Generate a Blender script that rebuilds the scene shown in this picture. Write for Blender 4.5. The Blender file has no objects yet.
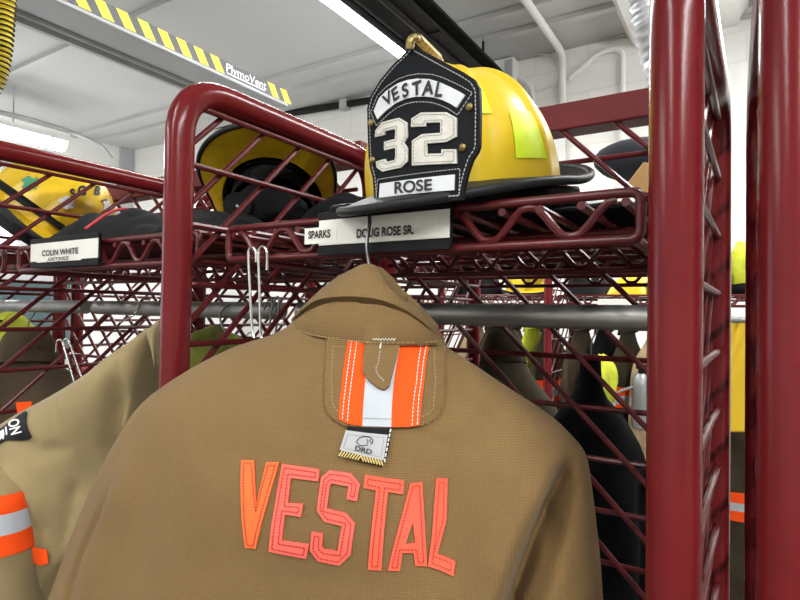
import bpy, bmesh, math, random
from mathutils import Vector, Matrix, noise, geometry
random.seed(7)
SC = bpy.context.scene
COL = SC.collection
PI = math.pi
V = Vector

# ------------------------------------------------------------------ camera
TH, PITCH, ROLL, FPX, ZC = math.radians(31.9), math.radians(1.03), math.radians(0.9), 555.0, 1.55
_f = V((-math.sin(TH)*math.cos(PITCH), math.cos(TH)*math.cos(PITCH), math.sin(PITCH)))
_r0 = V((math.cos(TH), math.sin(TH), 0))
_u0 = _r0.cross(_f)
CR = _r0*math.cos(ROLL) + _u0*math.sin(ROLL)
CU = _u0*math.cos(ROLL) - _r0*math.sin(ROLL)
CF = _f
CO = V((0, 0, ZC))
cam = bpy.data.cameras.new('camera')
cam.sensor_fit = 'HORIZONTAL'
cam.sensor_width = 36
cam.lens = 36*FPX/800
cam.clip_start = 0.01
camo = bpy.data.objects.new('camera', cam)
COL.objects.link(camo)
m = Matrix((CR, CU, -CF)).transposed().to_4x4()
m.translation = CO
camo.matrix_world = m
SC.camera = camo

def ray(px, py):
    return CF + CR*((px-400)/FPX) - CU*((py-300)/FPX)
def on_plane(px, py, p0, n):
    d = ray(px, py)
    return CO + d*((p0-CO).dot(n)/d.dot(n))
def on_y(px, py, y): return on_plane(px, py, V((0, y, 0)), V((0, 1, 0)))
def on_x(px, py, x): return on_plane(px, py, V((x, 0, 0)), V((1, 0, 0)))
def on_z(px, py, z): return on_plane(px, py, V((0, 0, z)), V((0, 0, 1)))
def at(px, py, Z): return CO + ray(px, py)*Z*.93

# ------------------------------------------------------------------ materials
def mat(name, col, rough=.5, metal=0., var=0., vscale=8., bump=0., bscale=60., spec=.5, coat=0., weave=None, sheen=0., emit=None, col2=None, stretch=None):
    M = bpy.data.materials.new(name); M.use_nodes = True
    nt = M.node_tree; N = nt.nodes; L = nt.links
    b = N['Principled BSDF']
    b.inputs['Base Color'].default_value = (*col, 1)
    b.inputs['Roughness'].default_value = rough
    b.inputs['Metallic'].default_value = metal
    b.inputs['Specular IOR Level'].default_value = spec
    b.inputs['Coat Weight'].default_value = coat
    b.inputs['Coat Roughness'].default_value = .08
    b.inputs['Sheen Weight'].default_value = sheen
    tc = N.new('ShaderNodeTexCoord')
    src = tc.outputs['Object']
    if stretch:
        mp = N.new('ShaderNodeMapping'); mp.inputs['Scale'].default_value = stretch
        L.new(src, mp.inputs[0]); src = mp.outputs[0]
    if var > 0:
        nz = N.new('ShaderNodeTexNoise'); nz.inputs['Scale'].default_value = vscale; nz.inputs['Detail'].default_value = 5
        L.new(src, nz.inputs['Vector'])
        mx = N.new('ShaderNodeMix'); mx.data_type = 'RGBA'
        c2 = col2 if col2 else tuple(c*(1-var) for c in col)
        c1 = col if col2 else tuple(min(1, c*(1+var)) for c in col)
        mx.inputs[6].default_value = (*c1, 1); mx.inputs[7].default_value = (*c2, 1)
        rp = N.new('ShaderNodeMapRange'); rp.inputs[1].default_value = .35; rp.inputs[2].default_value = .65
        L.new(nz.outputs[0], rp.inputs[0]); L.new(rp.outputs[0], mx.inputs[0]); L.new(mx.outputs[2], b.inputs['Base Color'])
        colsock = mx.outputs[2]
    else:
        colsock = None
    h = None
    if bump > 0:
        n2 = N.new('ShaderNodeTexNoise'); n2.inputs['Scale'].default_value = bscale; n2.inputs['Detail'].default_value = 4
        L.new(src, n2.inputs['Vector']); h = n2.outputs[0]
        bp = N.new('ShaderNodeBump'); bp.inputs['Strength'].default_value = bump; bp.inputs['Distance'].default_value = .004
        L.new(h, bp.inputs['Height']); L.new(bp.outputs[0], b.inputs['Normal'])
    if weave:                                   # woven threads: two crossing sine sets
        sx = N.new('ShaderNodeTexWave'); sx.inputs['Scale'].default_value = weave; sx.bands_direction = 'X'; sx.inputs['Distortion'].default_value = .6; sx.inputs['Detail Scale'].default_value = 3
        sz = N.new('ShaderNodeTexWave'); sz.inputs['Scale'].default_value = weave*1.0; sz.bands_direction = 'Z'; sz.inputs['Distortion'].default_value = .6; sz.inputs['Detail Scale'].default_value = 3
        L.new(tc.outputs['Object'], sx.inputs[0]); L.new(tc.outputs['Object'], sz.inputs[0])
        mu = N.new('ShaderNodeMath'); mu.operation = 'MULTIPLY'
        L.new(sx.outputs['Fac'], mu.inputs[0]); L.new(sz.outputs['Fac'], mu.inputs[1])
        bp2 = N.new('ShaderNodeBump'); bp2.inputs['Strength'].default_value = .5; bp2.inputs['Distance'].default_value = .0008
        L.new(mu.outputs[0], bp2.inputs['Height'])
        if h is not None: L.new(bp.outputs[0], bp2.inputs['Normal'])
        L.new(bp2.outputs[0], b.inputs['Normal'])
        m3 = N.new('ShaderNodeMix'); m3.data_type = 'RGBA'; m3.blend_type = 'MULTIPLY'; m3.inputs[0].default_value = 1
        r3 = N.new('ShaderNodeMapRange'); r3.inputs[3].default_value = .80; r3.inputs[4].default_value = 1.24
        L.new(mu.outputs[0], r3.inputs[0])
        if colsock is not None: L.new(colsock, m3.inputs[6])
        else: m3.inputs[6].default_value = (*col, 1)
        L.new(r3.outputs[0], m3.inputs[7]); L.new(m3.outputs[2], b.inputs['Base Color'])
    if emit:
        b.inputs['Emission Color'].default_value = (*emit[0], 1); b.inputs['Emission Strength'].default_value = emit[1]
    return M

RED = mat('red powder coat', (.132, .010, .012), .22, var=.06, vscale=20, bump=.02, bscale=300, spec=.25)
REDCH = mat('dull red steel', (.115, .012, .014), .55, var=.08, vscale=12, spec=.25)
REDW = mat('red wire coat', (.090, .009, .011), .32, var=.1, vscale=60, spec=.4)
CHROME = mat('galvanised pipe', (.33, .33, .31), .42, metal=.75, var=.25, vscale=40, stretch=(.3, 1, 1), bump=.05, bscale=120)
WIRE = mat('bright wire', (.75, .75, .72), .25, metal=1)
HOOKM = mat('dull wire', (.20, .20, .21), .35, metal=1)
KHAKI = mat('gold tan canvas', (.204, .126, .050), .85, var=.10, vscale=7, weave=160, sheen=.05, spec=.2)
KHAKI2 = mat('gold tan canvas collar', (.204, .126, .050), .85, var=.08, vscale=14, weave=160, sheen=.05, spec=.2)
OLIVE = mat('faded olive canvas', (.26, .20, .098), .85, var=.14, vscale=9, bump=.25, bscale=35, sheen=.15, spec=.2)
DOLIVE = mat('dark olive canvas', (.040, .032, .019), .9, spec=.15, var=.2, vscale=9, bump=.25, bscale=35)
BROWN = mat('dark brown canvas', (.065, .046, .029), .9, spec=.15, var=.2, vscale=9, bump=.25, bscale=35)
TAN = mat('light tan canvas', (.42, .31, .17), .85, var=.2, vscale=12, bump=.25, bscale=35)
BLACKC = mat('black cloth', (.006, .006, .007), .9, spec=.1, var=.3, vscale=15, bump=.3, bscale=40)
CHARC = mat('charcoal knit', (.014, .0145, .016), .9, spec=.15, var=.3, vscale=15, bump=.3, bscale=60)
ORANGE = mat('orange trim', (.92, .085, .010), .7, spec=.12, var=.03, vscale=30)
VORANGE = mat('orange letter', (.90, .15, .03), .45)
CORAL = mat('coral letter', (.85, .125, .085), .35, var=.12, vscale=12, col2=(.88, .15, .125))
STITCHR = mat('red stitching', (.42, .03, .02), .7)
SILVER = mat('silver trim', (.45, .485, .53), .38, var=.05, vscale=25, spec=.6)
STW = mat('white thread', (.78, .78, .74), .7)
STK = mat('tan thread', (.31, .205, .09), .8)
STSH = mat('grey white thread', (.42, .42, .42), .7)
CORAL2 = mat('orange coral letter', (.85, .105, .05), .35, var=.12, vscale=12, col2=(.86, .125, .075))
STG = mat('grey thread', (.30, .29, .27), .8)
BLK = mat('black plastic', (.009, .009, .010), .5, spec=.12, var=.15, vscale=25)
BRIMB = mat('black rubber edge', (.017, .018, .019), .5, spec=.2, var=.15, vscale=25)
LEATH = mat('black leather', (.007, .008, .010), .55, var=.2, vscale=50, bump=.12, bscale=260, spec=.10)
WLEATH = mat('white leather', (.62, .60, .54), .6, var=.08, vscale=60, bump=.1, bscale=200)
PANELW = mat('silver white label', (.64, .66, .67), .5, var=.04, vscale=60)
BRASS = mat('worn brass', (.26, .20, .085), .48, metal=1, var=.3, vscale=90, bump=.3, bscale=150)
YHELM = mat('helmet yellow', (.72, .50, .012), .33, var=.05, vscale=9, bump=.03, bscale=80, coat=.1)
YHELM2 = mat('scuffed helmet yellow', (.70, .46, .015), .35, var=.15, vscale=18)
LIME = mat('lime reflector', (.62, .80, .02), .45, var=.05, vscale=80)
HIVIS = mat('hi vis cloth', (.50, .55, .03), .8, var=.2, vscale=12, bump=.3, bscale=30)
OLIVY = mat('dull lime cloth', (.22, .24, .03), .8, var=.3, vscale=12, bump=.3, bscale=30)
PAPER = mat('label paper', (.74, .73, .67), .55, var=.03, vscale=30)
PAPER2 = mat('label tape', (.80, .79, .75), .4)
INK = mat('black ink', (.008, .008, .009), .6)
GINK = mat('green ink', (.03, .25, .12), .6)
WINK = mat('white ink', (.8, .8, .8), .6)
TAGSIL = mat('satin silver label', (.50, .51, .53), .3, metal=.35)
GOLDT = mat('gold thread', (.62, .47, .16), .5)
CEIL = mat('painted ceiling', (.50, .50, .49), .8, var=.05, vscale=.7, bump=.05, bscale=12)
WHT = mat('white paint', (.78, .77, .74), .65, var=.04, vscale=2)
GREYP = mat('grey paint', (.42, .43, .44), .5, var=.06, vscale=5)
RAILB = mat('aluminium rail', (.33, .335, .34), .45, metal=.3, var=.06, vscale=3)
DARKST = mat('dark steel', (.018, .0165, .0155), .7, var=.3, vscale=4, spec=.12)
STRY = mat('yellow stripe', (.86, .70, .06), .5)
STRB = mat('grey black stripe', (.10, .10, .11), .5)
FLOOR = mat('grey concrete floor', (.14, .135, .125), .6, var=.15, vscale=2, bump=.1, bscale=20)
ASPH = mat('asphalt', (.35, .35, .34), .9, var=.2, vscale=3)
GLOW = mat('lit tube', (1, 1, 1), .5, emit=((.97, .99, 1.0), 30))
TRUCKW = mat('vehicle white', (.80, .80, .80), .25, coat=.5)
TRUCKR = mat('vehicle red', (.55, .03, .025), .25, coat=.5)
GLASS = mat('tinted glass', (.10, .17, .19), .08, spec=.8)
TYRE = mat('tyre rubber', (.02, .02, .02), .8)
REDC = mat('red cloth', (.55, .06, .07), .8, var=.2, vscale=15)
BAGW = mat('pale plastic bag', (.66, .67, .68), .35, var=.12, vscale=12, bump=.5, bscale=18)
CARD = mat('cardboard', (.42, .24, .09), .8, var=.1, vscale=10)
DUCT = mat('foil duct', (.55, .56, .57), .35, metal=.6, var=.1, vscale=9)
YHOSE = mat('yellow hose', (.60, .46, .03), .5)
CYL = mat('grey cylinder', (.26, .265, .27), .35, metal=.3, var=.06, vscale=10)
YBOARD = mat('yellow board', (.72, .47, .02), .45, var=.05, vscale=5)
GLOVE = mat('dark grey strap', (.05, .05, .055), .7)

def block_wall():
    M = bpy.data.materials.new('painted block wall'); M.use_nodes = True
    N = M.node_tree.nodes; L = M.node_tree.links; b = N['Principled BSDF']
    tc = N.new('ShaderNodeTexCoord'); mp = N.new('ShaderNodeMapping')
    mp.inputs['Rotation'].default_value = (PI/2, 0, 0)
    L.new(tc.outputs['Object'], mp.inputs[0])
    br = N.new('ShaderNodeTexBrick'); br.inputs['Scale'].default_value = 1
    br.inputs['Brick Width'].default_value = .4; br.inputs['Row Height'].default_value = .2; br.inputs['Mortar Size'].default_value = .006
    br.inputs['Color1'].default_value = (.86, .85, .81, 1); br.inputs['Color2'].default_value = (.84, .83, .79, 1); br.inputs['Mortar'].default_value = (.78, .77, .73, 1)
    L.new(mp.outputs[0], br.inputs['Vector']); L.new(br.outputs['Color'], b.inputs['Base Color'])
    bp = N.new('ShaderNodeBump'); bp.inputs['Strength'].default_value = .3; bp.inputs['Distance'].default_value = .004; bp.invert = True
    L.new(br.outputs['Fac'], bp.inputs['Height']); L.new(bp.outputs[0], b.inputs['Normal'])
    b.inputs['Roughness'].default_value = .6
    return M
BLOCK = block_wall()

# ------------------------------------------------------------------ mesh helpers
class MB:
    def __init__(s): s.v = []; s.f = []
    def add(s, vs, fs):
        o = len(s.v); s.v += [V(p) for p in vs]; s.f += [tuple(i+o for i in f) for f in fs]; return s
    def box(s, a, b, M=None):
        x0, y0, z0 = a; x1, y1, z1 = b
        vs = [V(p) for p in ((x0,y0,z0),(x1,y0,z0),(x1,y1,z0),(x0,y1,z0),(x0,y0,z1),(x1,y0,z1),(x1,y1,z1),(x0,y1,z1))]
        if M is not None: vs = [M @ p for p in vs]
        return s.add(vs, [(0,3,2,1),(4,5,6,7),(0,1,5,4),(1,2,6,5),(2,3,7,6),(3,0,4,7)])
    def tube(s, pts, r, n=10, closed=False, flat=1.0):
        pts = [V(p) for p in pts]; k = len(pts)
        rs = r if isinstance(r, (list, tuple)) else [r]*k
        tg = []
        for i in range(k):
            a = pts[(i-1) % k] if (closed or i > 0) else pts[i]
            c = pts[(i+1) % k] if (closed or i < k-1) else pts[i]
            t = c-a; tg.append(t.normalized() if t.length > 1e-9 else V((0,0,1)))
        nrm = tg[0].orthogonal().normalized(); rings = []
        for i in range(k):
            t = tg[i]; nrm = nrm - t*nrm.dot(t)
            nrm = nrm.normalized() if nrm.length > 1e-6 else t.orthogonal().normalized()
            bi = t.cross(nrm)
            rings.append([pts[i] + (nrm*math.cos(2*PI*j/n) + bi*math.sin(2*PI*j/n)*flat)*rs[i] for j in range(n)])
        vs = [p for rg in rings for p in rg]; fs = []
        for i in range(k if closed else k-1):
            a = i*n; b = ((i+1) % k)*n
            for j in range(n):
                fs.append((a+j, a+(j+1) % n, b+(j+1) % n, b+j))
        if not closed:
            fs.append(tuple(reversed(range(n)))); fs.append(tuple(range((k-1)*n, k*n)))
        return s.add(vs, fs)
    def loft(s, rings, cap=True, closed=True):
        n = len(rings[0]); vs = [p for r in rings for p in r]; fs = []
        for i in range(len(rings)-1):
            for j in range(n if closed else n-1):
                fs.append((i*n+j, i*n+(j+1) % n, (i+1)*n+(j+1) % n, (i+1)*n+j))
        if cap and closed:
            fs.append(tuple(reversed(range(n)))); fs.append(tuple(range((len(rings)-1)*n, len(rings)*n)))
        return s.add(vs, fs)
    def ball(s, c, r, n=14, M=None, fn=None):
        c = V(c); rx, ry, rz = r if isinstance(r, (tuple, list)) else (r, r, r)
        rings = []
        for i in range(n//2+1):
            ph = -PI/2 + PI*i/(n//2); ph = max(-PI/2+.02, min(PI/2-.02, ph))
            ring = []
            for j in range(n):
                a = 2*PI*j/n
                d = V((math.cos(ph)*math.cos(a), math.cos(ph)*math.sin(a), math.sin(ph)))
                k = fn(d) if fn else 1
                p = V((d.x*rx*k, d.y*ry*k, d.z*rz*k))
                if M is not None: p = M @ p
                ring.append(c+p)
            rings.append(ring)
        return s.loft(rings)
    def disc(s, c, nrm, r, th, n=20):
        c = V(c); nrm = V(nrm).normalized()
        return s.tube([c, c+nrm*th], r, n)
    def build(s, name, m, parent=None, smooth=True, bevel=0, fix=True, angle=40):
        me = bpy.data.meshes.new(name)
        me.from_pydata([tuple(p) for p in s.v], [], s.f)
        if fix:
            bm = bmesh.new(); bm.from_mesh(me); bmesh.ops.recalc_face_normals(bm, faces=bm.faces); bm.to_mesh(me); bm.free()
        me.materials.append(m)
        if smooth:
            me.polygons.foreach_set('use_smooth', [True]*len(me.polygons))
            me.set_sharp_from_angle(angle=math.radians(angle))
        o = bpy.data.objects.new(name, me); COL.objects.link(o)
        if parent is not None: o.parent = parent
        if bevel:
            md = o.modifiers.new('bevel', 'BEVEL'); md.width = bevel; md.segments = 2; md.limit_method = 'ANGLE'
        return o

def tag(o, label, cat, group=None):
    o['label'] = label; o['category'] = cat
    if group: o['group'] = group
    return o
def thing(name, label, cat, loc=(0,0,0), rz=0, group=None, rot=None):
    o = bpy.data.objects.new(name, None); COL.objects.link(o)
    o.location = loc; o.rotation_euler = rot if rot else (0, 0, rz)
    o.empty_display_size = .05
    return tag(o, label, cat, group)
def struct(name, mb, m, **k):
    o = mb.build(name, m, smooth=k.pop('smooth', False), **k); o['kind'] = 'structure'; return o
def dup(root, loc, rot=None, label=None, group=None):
    r = root.copy(); COL.objects.link(r); r.location = loc
    if rot: r.rotation_euler = rot
    if label: r['label'] = label
    if group: r['group'] = group
    for ch in list(root.children):
        c = ch.copy(); COL.objects.link(c); c.parent = r
        for g in list(ch.children):
            d = g.copy(); COL.objects.link(d); d.parent = c
    return r

def fillet(pts, r, n=7, closed=False):
    pts = [V(p) for p in pts]; out = []; k = len(pts)
    for i in range(k):
        if not closed and i in (0, k-1): out.append(pts[i]); continue
        p, a, b = pts[i], pts[(i-1) % k], pts[(i+1) % k]
        da, db = (a-p), (b-p); rr = min(r, da.length*.49, db.length*.49)
        p0 = p+da.normalized()*rr; p2 = p+db.normalized()*rr
        for j in range(n+1):
            t = j/n
            out.append(p0*(1-t)**2 + p*2*t*(1-t) + p2*t*t)
    return out
def smooth_path(pts, n=8):
    pts = [V(p) for p in pts]; out = []
    for i in range(len(pts)-1):
        p0 = pts[max(i-1, 0)]; p1 = pts[i]; p2 = pts[i+1]; p3 = pts[min(i+2, len(pts)-1)]
        for j in range(n):
            t = j/n
            out.append(.5*((2*p1) + (p2-p0)*t + (2*p0-5*p1+4*p2-p3)*t*t + (3*p1-p0-3*p2+p3)*t**3))
    out.append(pts[-1]); return out
def lerp_tab(tab, x):
    if x <= tab[0][0]: return tab[0][1]
    for (a, b), (c, d) in zip(tab, tab[1:]):
        if x <= c: return b + (d-b)*(x-a)/(c-a)
    return tab[-1][1]
def cr_tab(tab, x):                      # smooth monotone-ish interpolation
    if x <= tab[0][0]: return tab[0][1]
    if x >= tab[-1][0]: return tab[-1][1]
    for i in range(len(tab)-1):
        if x <= tab[i+1][0]:
            x0, y0 = tab[i]; x1, y1 = tab[i+1]; h = x1-x0; t = (x-x0)/h
            sl = lambda j: (tab[min(j+1, len(tab)-1)][1]-tab[max(j-1, 0)][1])/max(1e-9, tab[min(j+1, len(tab)-1)][0]-tab[max(j-1, 0)][0])
            m0, m1 = sl(i)*h, sl(i+1)*h
            return (2*t**3-3*t*t+1)*y0 + (t**3-2*t*t+t)*m0 + (-2*t**3+3*t*t)*y1 + (t**3-t*t)*m1
def inset(poly, d):
    n = len(poly); A = sum(poly[i][0]*poly[(i+1) % n][1]-poly[(i+1) % n][0]*poly[i][1] for i in range(n))
    sg = 1 if A > 0 else -1; out = []
    for i in range(n):
        p = V((poly[i][0], poly[i][1])); a = V((poly[i-1][0], poly[i-1][1])); b = V((poly[(i+1) % n][0], poly[(i+1) % n][1]))
        e1 = (p-a).normalized(); e2 = (b-p).normalized()
        n1 = V((-e1.y, e1.x))*sg; n2 = V((-e2.y, e2.x))*sg
        bis = n1+n2
        if bis.length < 1e-6: out.append((p.x+n1.x*d, p.y+n1.y*d)); continue
        bis.normalize(); k = d/max(.45, bis.dot(n1))
        out.append((p.x+bis.x*k, p.y+bis.y*k))
    return out

def patch(mb, poly, fn, off, th=.001, maxe=.012, holes=()):
    """fill a 2-D outline (with holes), subdivide it, lay it on the surface fn(u, w, offset) and give it thickness"""
    loops = [[V((p[0], p[1], 0)) for p in poly]] + [[V((p[0], p[1], 0)) for p in h] for h in holes]
    tris = geometry.tessellate_polygon(loops)
    flat = [p for l in loops for p in l]
    bm = bmesh.new(); bv = [bm.verts.new(p) for p in flat]
    for t in tris:
        try: bm.faces.new([bv[i] for i in t])
        except ValueError: pass
    for _ in range(6):
        ee = [e for e in bm.edges if e.calc_length() > maxe]
        if not ee: break
        bmesh.ops.subdivide_edges(bm, edges=ee, cuts=1, use_grid_fill=False)
        bmesh.ops.triangulate(bm, faces=[f for f in bm.faces if len(f.verts) > 3])
    bm.verts.index_update()
    top = [fn(v.co.x, v.co.y, off) for v in bm.verts]
    bot = [fn(v.co.x, v.co.y, off-th) for v in bm.verts]
    n = len(top); fs = [tuple(v.index for v in f.verts) for f in bm.faces]
    fs2 = [tuple(reversed([i+n for i in f])) for f in fs]; side = []
    for e in bm.edges:
        if len(e.link_faces) == 1:
            a, b = e.verts[0].index, e.verts[1].index; side.append((a, b, b+n, a+n))
    bm.free()
    mb.add(top+bot, fs+fs2+side)
def strip(mb, pts, fn, off, w, dash=None, closed=True, th=.0005):
    """narrow raised strip (a row of stitches when dash is given) along 2-D points"""
    pts = [V((p[0], p[1])) for p in pts]
    if closed: pts = pts+[pts[0]]
    segs = []
    for a, b in zip(pts, pts[1:]):
        L = (b-a).length
        if L < 1e-6: continue
        if dash:
            k = max(1, round(L/dash)); 
            for i in range(k): segs.append((a.lerp(b, (i+.14)/k), a.lerp(b, (i+.82)/k)))
        else:
            k = max(1, math.ceil(L/.012))
            for i in range(k): segs.append((a.lerp(b, i/k), a.lerp(b, (i+1)/k)))
    for a, b in segs:
        t = (b-a).normalized(); n = V((-t.y, t.x))*w/2
        q = [a-n, b-n, b+n, a+n]
        mb.add([fn(p.x, p.y, off) for p in q]+[fn(p.x, p.y, off-th) for p in q], [(0,1,2,3),(7,6,5,4),(0,4,5,1),(1,5,6,2),(2,6,7,3),(3,7,4,0)])

_tc = {}
def glyphs(s, bold=0., shear=0.):
    """flat letter outlines scaled to cap height 1, starting at x = 0 -> (verts2d, faces, width)"""
    key = (s, bold, shear)
    if key in _tc: return _tc[key]
    cu = bpy.data.curves.new('txt', 'FONT'); cu.body = s; cu.offset = bold; cu.shear = shear; cu.resolution_u = 5; cu.size = 1
    o = bpy.data.objects.new('txt', cu); COL.objects.link(o)
    dg = bpy.context.evaluated_depsgraph_get(); dg.update()
    me = bpy.data.meshes.new_from_object(o.evaluated_get(dg))
    vs = [(v.co.x, v.co.y) for v in me.vertices]; fs = [tuple(p.vertices) for p in me.polygons]
    bpy.data.objects.remove(o); bpy.data.curves.remove(cu); bpy.data.meshes.remove(me)
    cap = .729
    x0 = min(p[0] for p in vs); x1 = max(p[0] for p in vs)
    r = ([((p[0]-x0)/cap, p[1]/cap) for p in vs], fs, (x1-x0)/cap)
    _tc[key] = r; return r
def text(mb, s, fn, bold=.01, shear=0.):
    """fn(x in 0..1 along the word, y in 0..1 up the capitals) -> 3-D point"""
    vs, fs, w = glyphs(s, bold, shear)
    mb.add([fn(x/w, y) for x, y in vs], fs)
def quad_fn(bl, br, tl, tr, push=V((0,0,0))):
    bl, br, tl, tr = map(V, (bl, br, tl, tr))
    return lambda x, y: (bl*(1-x)+br*x)*(1-y) + (tl*(1-x)+tr*x)*y + push

# ================================================================== SETTING
CZ, WY, WX = 3.545, 4.2, -6.7
struct('floor', MB().box((WX-.2, -5, -.1), (5, WY+.2, 0)), FLOOR)
struct('ceiling', MB().box((WX-.2, -5, CZ), (5, WY+.2, CZ+.15)), CEIL)
struct('wall_back', MB().box((WX-.2, WY, 0), (5, WY+.2, CZ)), BLOCK)
struct('wall_right', MB().box((5, -5, 0), (5.2, WY+.2, CZ)), BLOCK)
struct('wall_front', MB().box((WX-.2, -5.2, 0), (5, -5, CZ)), BLOCK)
wl = MB()                                     # left wall has an open bay door
wl.box((WX-.2, 2.9, 0), (WX, WY, CZ)).box((WX-.2, -5, 0), (WX, -2.2, CZ)).box((WX-.2, -2.2, 3.0), (WX, 2.9, CZ))
struct('wall_left', wl, WHT)
tr = MB().box((WX, 2.9, 0), (WX+.03, 3.0, 3.0)).box((WX, -2.3, 0), (WX+.03, -2.2, 3.0)).box((WX, -2.3, 3.0), (WX+.03, 3.0, 3.1))
struct('trim_1', tr, GREYP)
struct('ground', MB().box((WX-40, -30, -.12), (WX-.2, 30, -.02)), ASPH)
# white ceiling battens across and beams along
bt = MB()
for y in (-3.2, -1.9, -.6, .8, 2.2, on_z(330, 59, CZ).y, on_z(330, 77, CZ).y): bt.box((WX, y, CZ-.035), (5, y+.06, CZ))
struct('trim_2', bt, CEIL)
bt = MB()
for x in (-.62, -.10, .42, .95, 1.6):
    bt.loft([[V((x-.11, y, CZ)), V((x-.05, y, CZ-.10)), V((x+.05, y, CZ-.10)), V((x+.11, y, CZ))] for y in (-5, WY)])
struct('trim_3', bt, WHT)

def light_fixture(x, y0, y1, z, power, label, k=1.0):
    t = thing('fluorescent_light', label, 'ceiling light', (x, (y0+y1)/2, z), 0, 'ceiling strip lights')
    h = (y1-y0)/2
    MB().box((-.09*k, -h, .03), (.09*k, h, .075)).build('housing', WHT, t, smooth=False, bevel=.004)
    MB().loft([[V((a, s*(h-.01), b)) for a, b in ((-.07*k, .03), (-.066*k, -.02), (-.035*k, -.05), (.035*k, -.05), (.066*k, -.02), (.07*k, .03))] for s in (-1, 1)]).build('diffuser', GLOW, t, smooth=False)
    for q in (-.7, .45): MB().tube([(0, h*q, .07), (0, h*q, CZ-z)], .006, 6).build('suspension_rod', GREYP, t)
    la = bpy.data.lights.new('strip', 'AREA'); la.shape = 'RECTANGLE'; la.size = .13*k; la.size_y = 2*h; la.energy = power; la.color = (1, .985, .95)
    lo = bpy.data.objects.new('strip', la); COL.objects.link(lo); lo.location = (x, (y0+y1)/2, z-.056)
    return t
PW = 38
LX = (on_z(341, 1, 3.13).x+on_z(401, 50, 3.13).x)/2
print('LX', on_z(341, 1, 3.13), on_z(401, 50, 3.13), 'beam', on_z(453, 40, 3.14), on_z(484, 73, 3.14), 'L2', on_z(5, 128, 3.1), on_z(55, 147, 3.1), 'rail', on_z(203, 63, 2.925), on_z(290, 105, 2.925), on_z(120, 20, 2.925), 'tracks', on_z(10, 3, 2.925), on_z(180, 76, 2.925), on_z(10, 20, 2.925), on_z(180, 85, 2.925))
light_fixture(LX, 1.2, 3.7, 3.13, PW, 'bright ceiling strip light beside the dark overhead beam', .55)
light_fixture((on_z(5, 128, 3.1).x+on_z(55, 147, 3.1).x)/2, 1.2, on_z(58, 148, 3.1).y, 3.10, PW, 'ceiling strip light near the left wall, behind the yellow helmet with letters')
light_fixture(-3.6, -3.6, -1.0, 3.2, PW, 'ceiling strip light above the bay by the open door')
light_fixture(-.9, -3.3, -.7, 3.2, PW*.6, 'ceiling strip light above the aisle behind the viewer')
light_fixture(1.7, -2.6, 0.0, 3.2, PW*3.0, 'ceiling strip light above the right of the aisle')
light_fixture(.50, 1.5, 3.95, 3.05, PW*1.5, 'unseen strip light added right of the lockers to brighten the back wall')  # added lamp out of view, set near the back wall to brighten it

# dark overhead beam
t = thing('overhead_beam', 'dark steel overhead beam running beside the strip light', 'beam', ((on_z(453, 40, 3.14).x+on_z(484, 73, 3.14).x)/2-.15, 1.5, 3.14))
b = MB().loft([[V((x, y, z)) for x, z in ((-.20,0),(.15,0),(.15,.02),(.02,.02),(.02,.11),(.15,.11),(.15,.13),(-.20,.13),(-.20,.11),(-.02,.11),(-.02,.02),(-.20,.02))] for y in (-2.6, 2.6)]); b.build('girder', DARKST, t, smooth=False)
for y in (-.6, .35, 1.25, 2.2):
    MB().box((-.15, y, -.012), (.15, y+.05, .0)).build('clamp', DARKST, t, smooth=False)
    MB().tube([(0, y, .13), (0, y, CZ-3.14)], .01, 8).build('hanger_rod', DARKST, t)
MB().tube([(-.10, -2.5, -.024), (-.10, 2.6, -.024)], .022, 10).build('pipe', DARKST, t)
MB().tube([(.06, -2.5, -.018), (.06, 2.6, -.018)], .016, 10).build('pipe', DARKST, t)

# exhaust extraction rail with hazard stripes and name
RX = (on_z(203, 63, 2.925).x+on_z(290, 105, 2.925).x)/2
RYE = on_z(290, 105, 2.925).y
t = thing('exhaust_rail', 'grey exhaust extraction rail with yellow and black hazard stripe and maker name', 'exhaust rail', (RX, 1.0, 2.925))
yb0, yb1 = -2.5, RYE-1.0
MB().box((-.20, yb0, -.02), (-.004, yb1-.02, .08)).build('rail_body', RAILB, t, smooth=False, bevel=.006)
MB().tube([(-.33, yb0, .02), (-.33, yb1+.3, .02)], .022, 10).build('track', RAILB, t)
MB().box((-.30, yb0, .015), (-.255, yb1, .04)).build('track', RAILB, t, smooth=False)
MB().box((-.43, yb0, .0), (-.40, yb1+.5, .03)).build('track', RAILB, t, smooth=False)
MB().box((-.004, yb0, 0), (0, yb1, .078)).build('stripe_backing', STRB, t, smooth=False)
b = MB()
def pxy(px, py): 
    p = on_x(px, py, RX); return p.y-1.0
ny0, ny1 = pxy(226, 75), pxy(267, 93)
y = yb1
k = 0
while y > yb0+.2:
    lo_ = y-.14
    if y-.105 < ny1+.004 and y > ny0-.010:
        y -= .02; continue
    MB().add([(.0015, y, 0), (.0015, y-.06, 0), (.0015, y-.06-.05, .078), (.0015, y-.05, .078)], [(0,1,2,3)]).build('hazard_stripe', STRY, t, smooth=False); y -= .112
MB().box((-.002, ny0-.01, .002), (.0012, ny1+.005, .076)).build('name_panel', STRB, t, smooth=False)
b = MB(); f = lambda x, y: V((.0028, ny0+(ny1-ny0-.01)*x, .020+.052*y))
text(b, 'PlymoVent', f, .004); b.build('lettering', WINK, t, smooth=False)
MB().box((.002, ny0+.004, .008), (.003, ny1-.02, .015)).build('underline', WINK, t, smooth=False)
for y in (-1.2, .1): MB().tube([(-.1, y, .08), (-.1, y, CZ-2.925)], .012, 8).build('hanger', GREYP, t)

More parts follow.
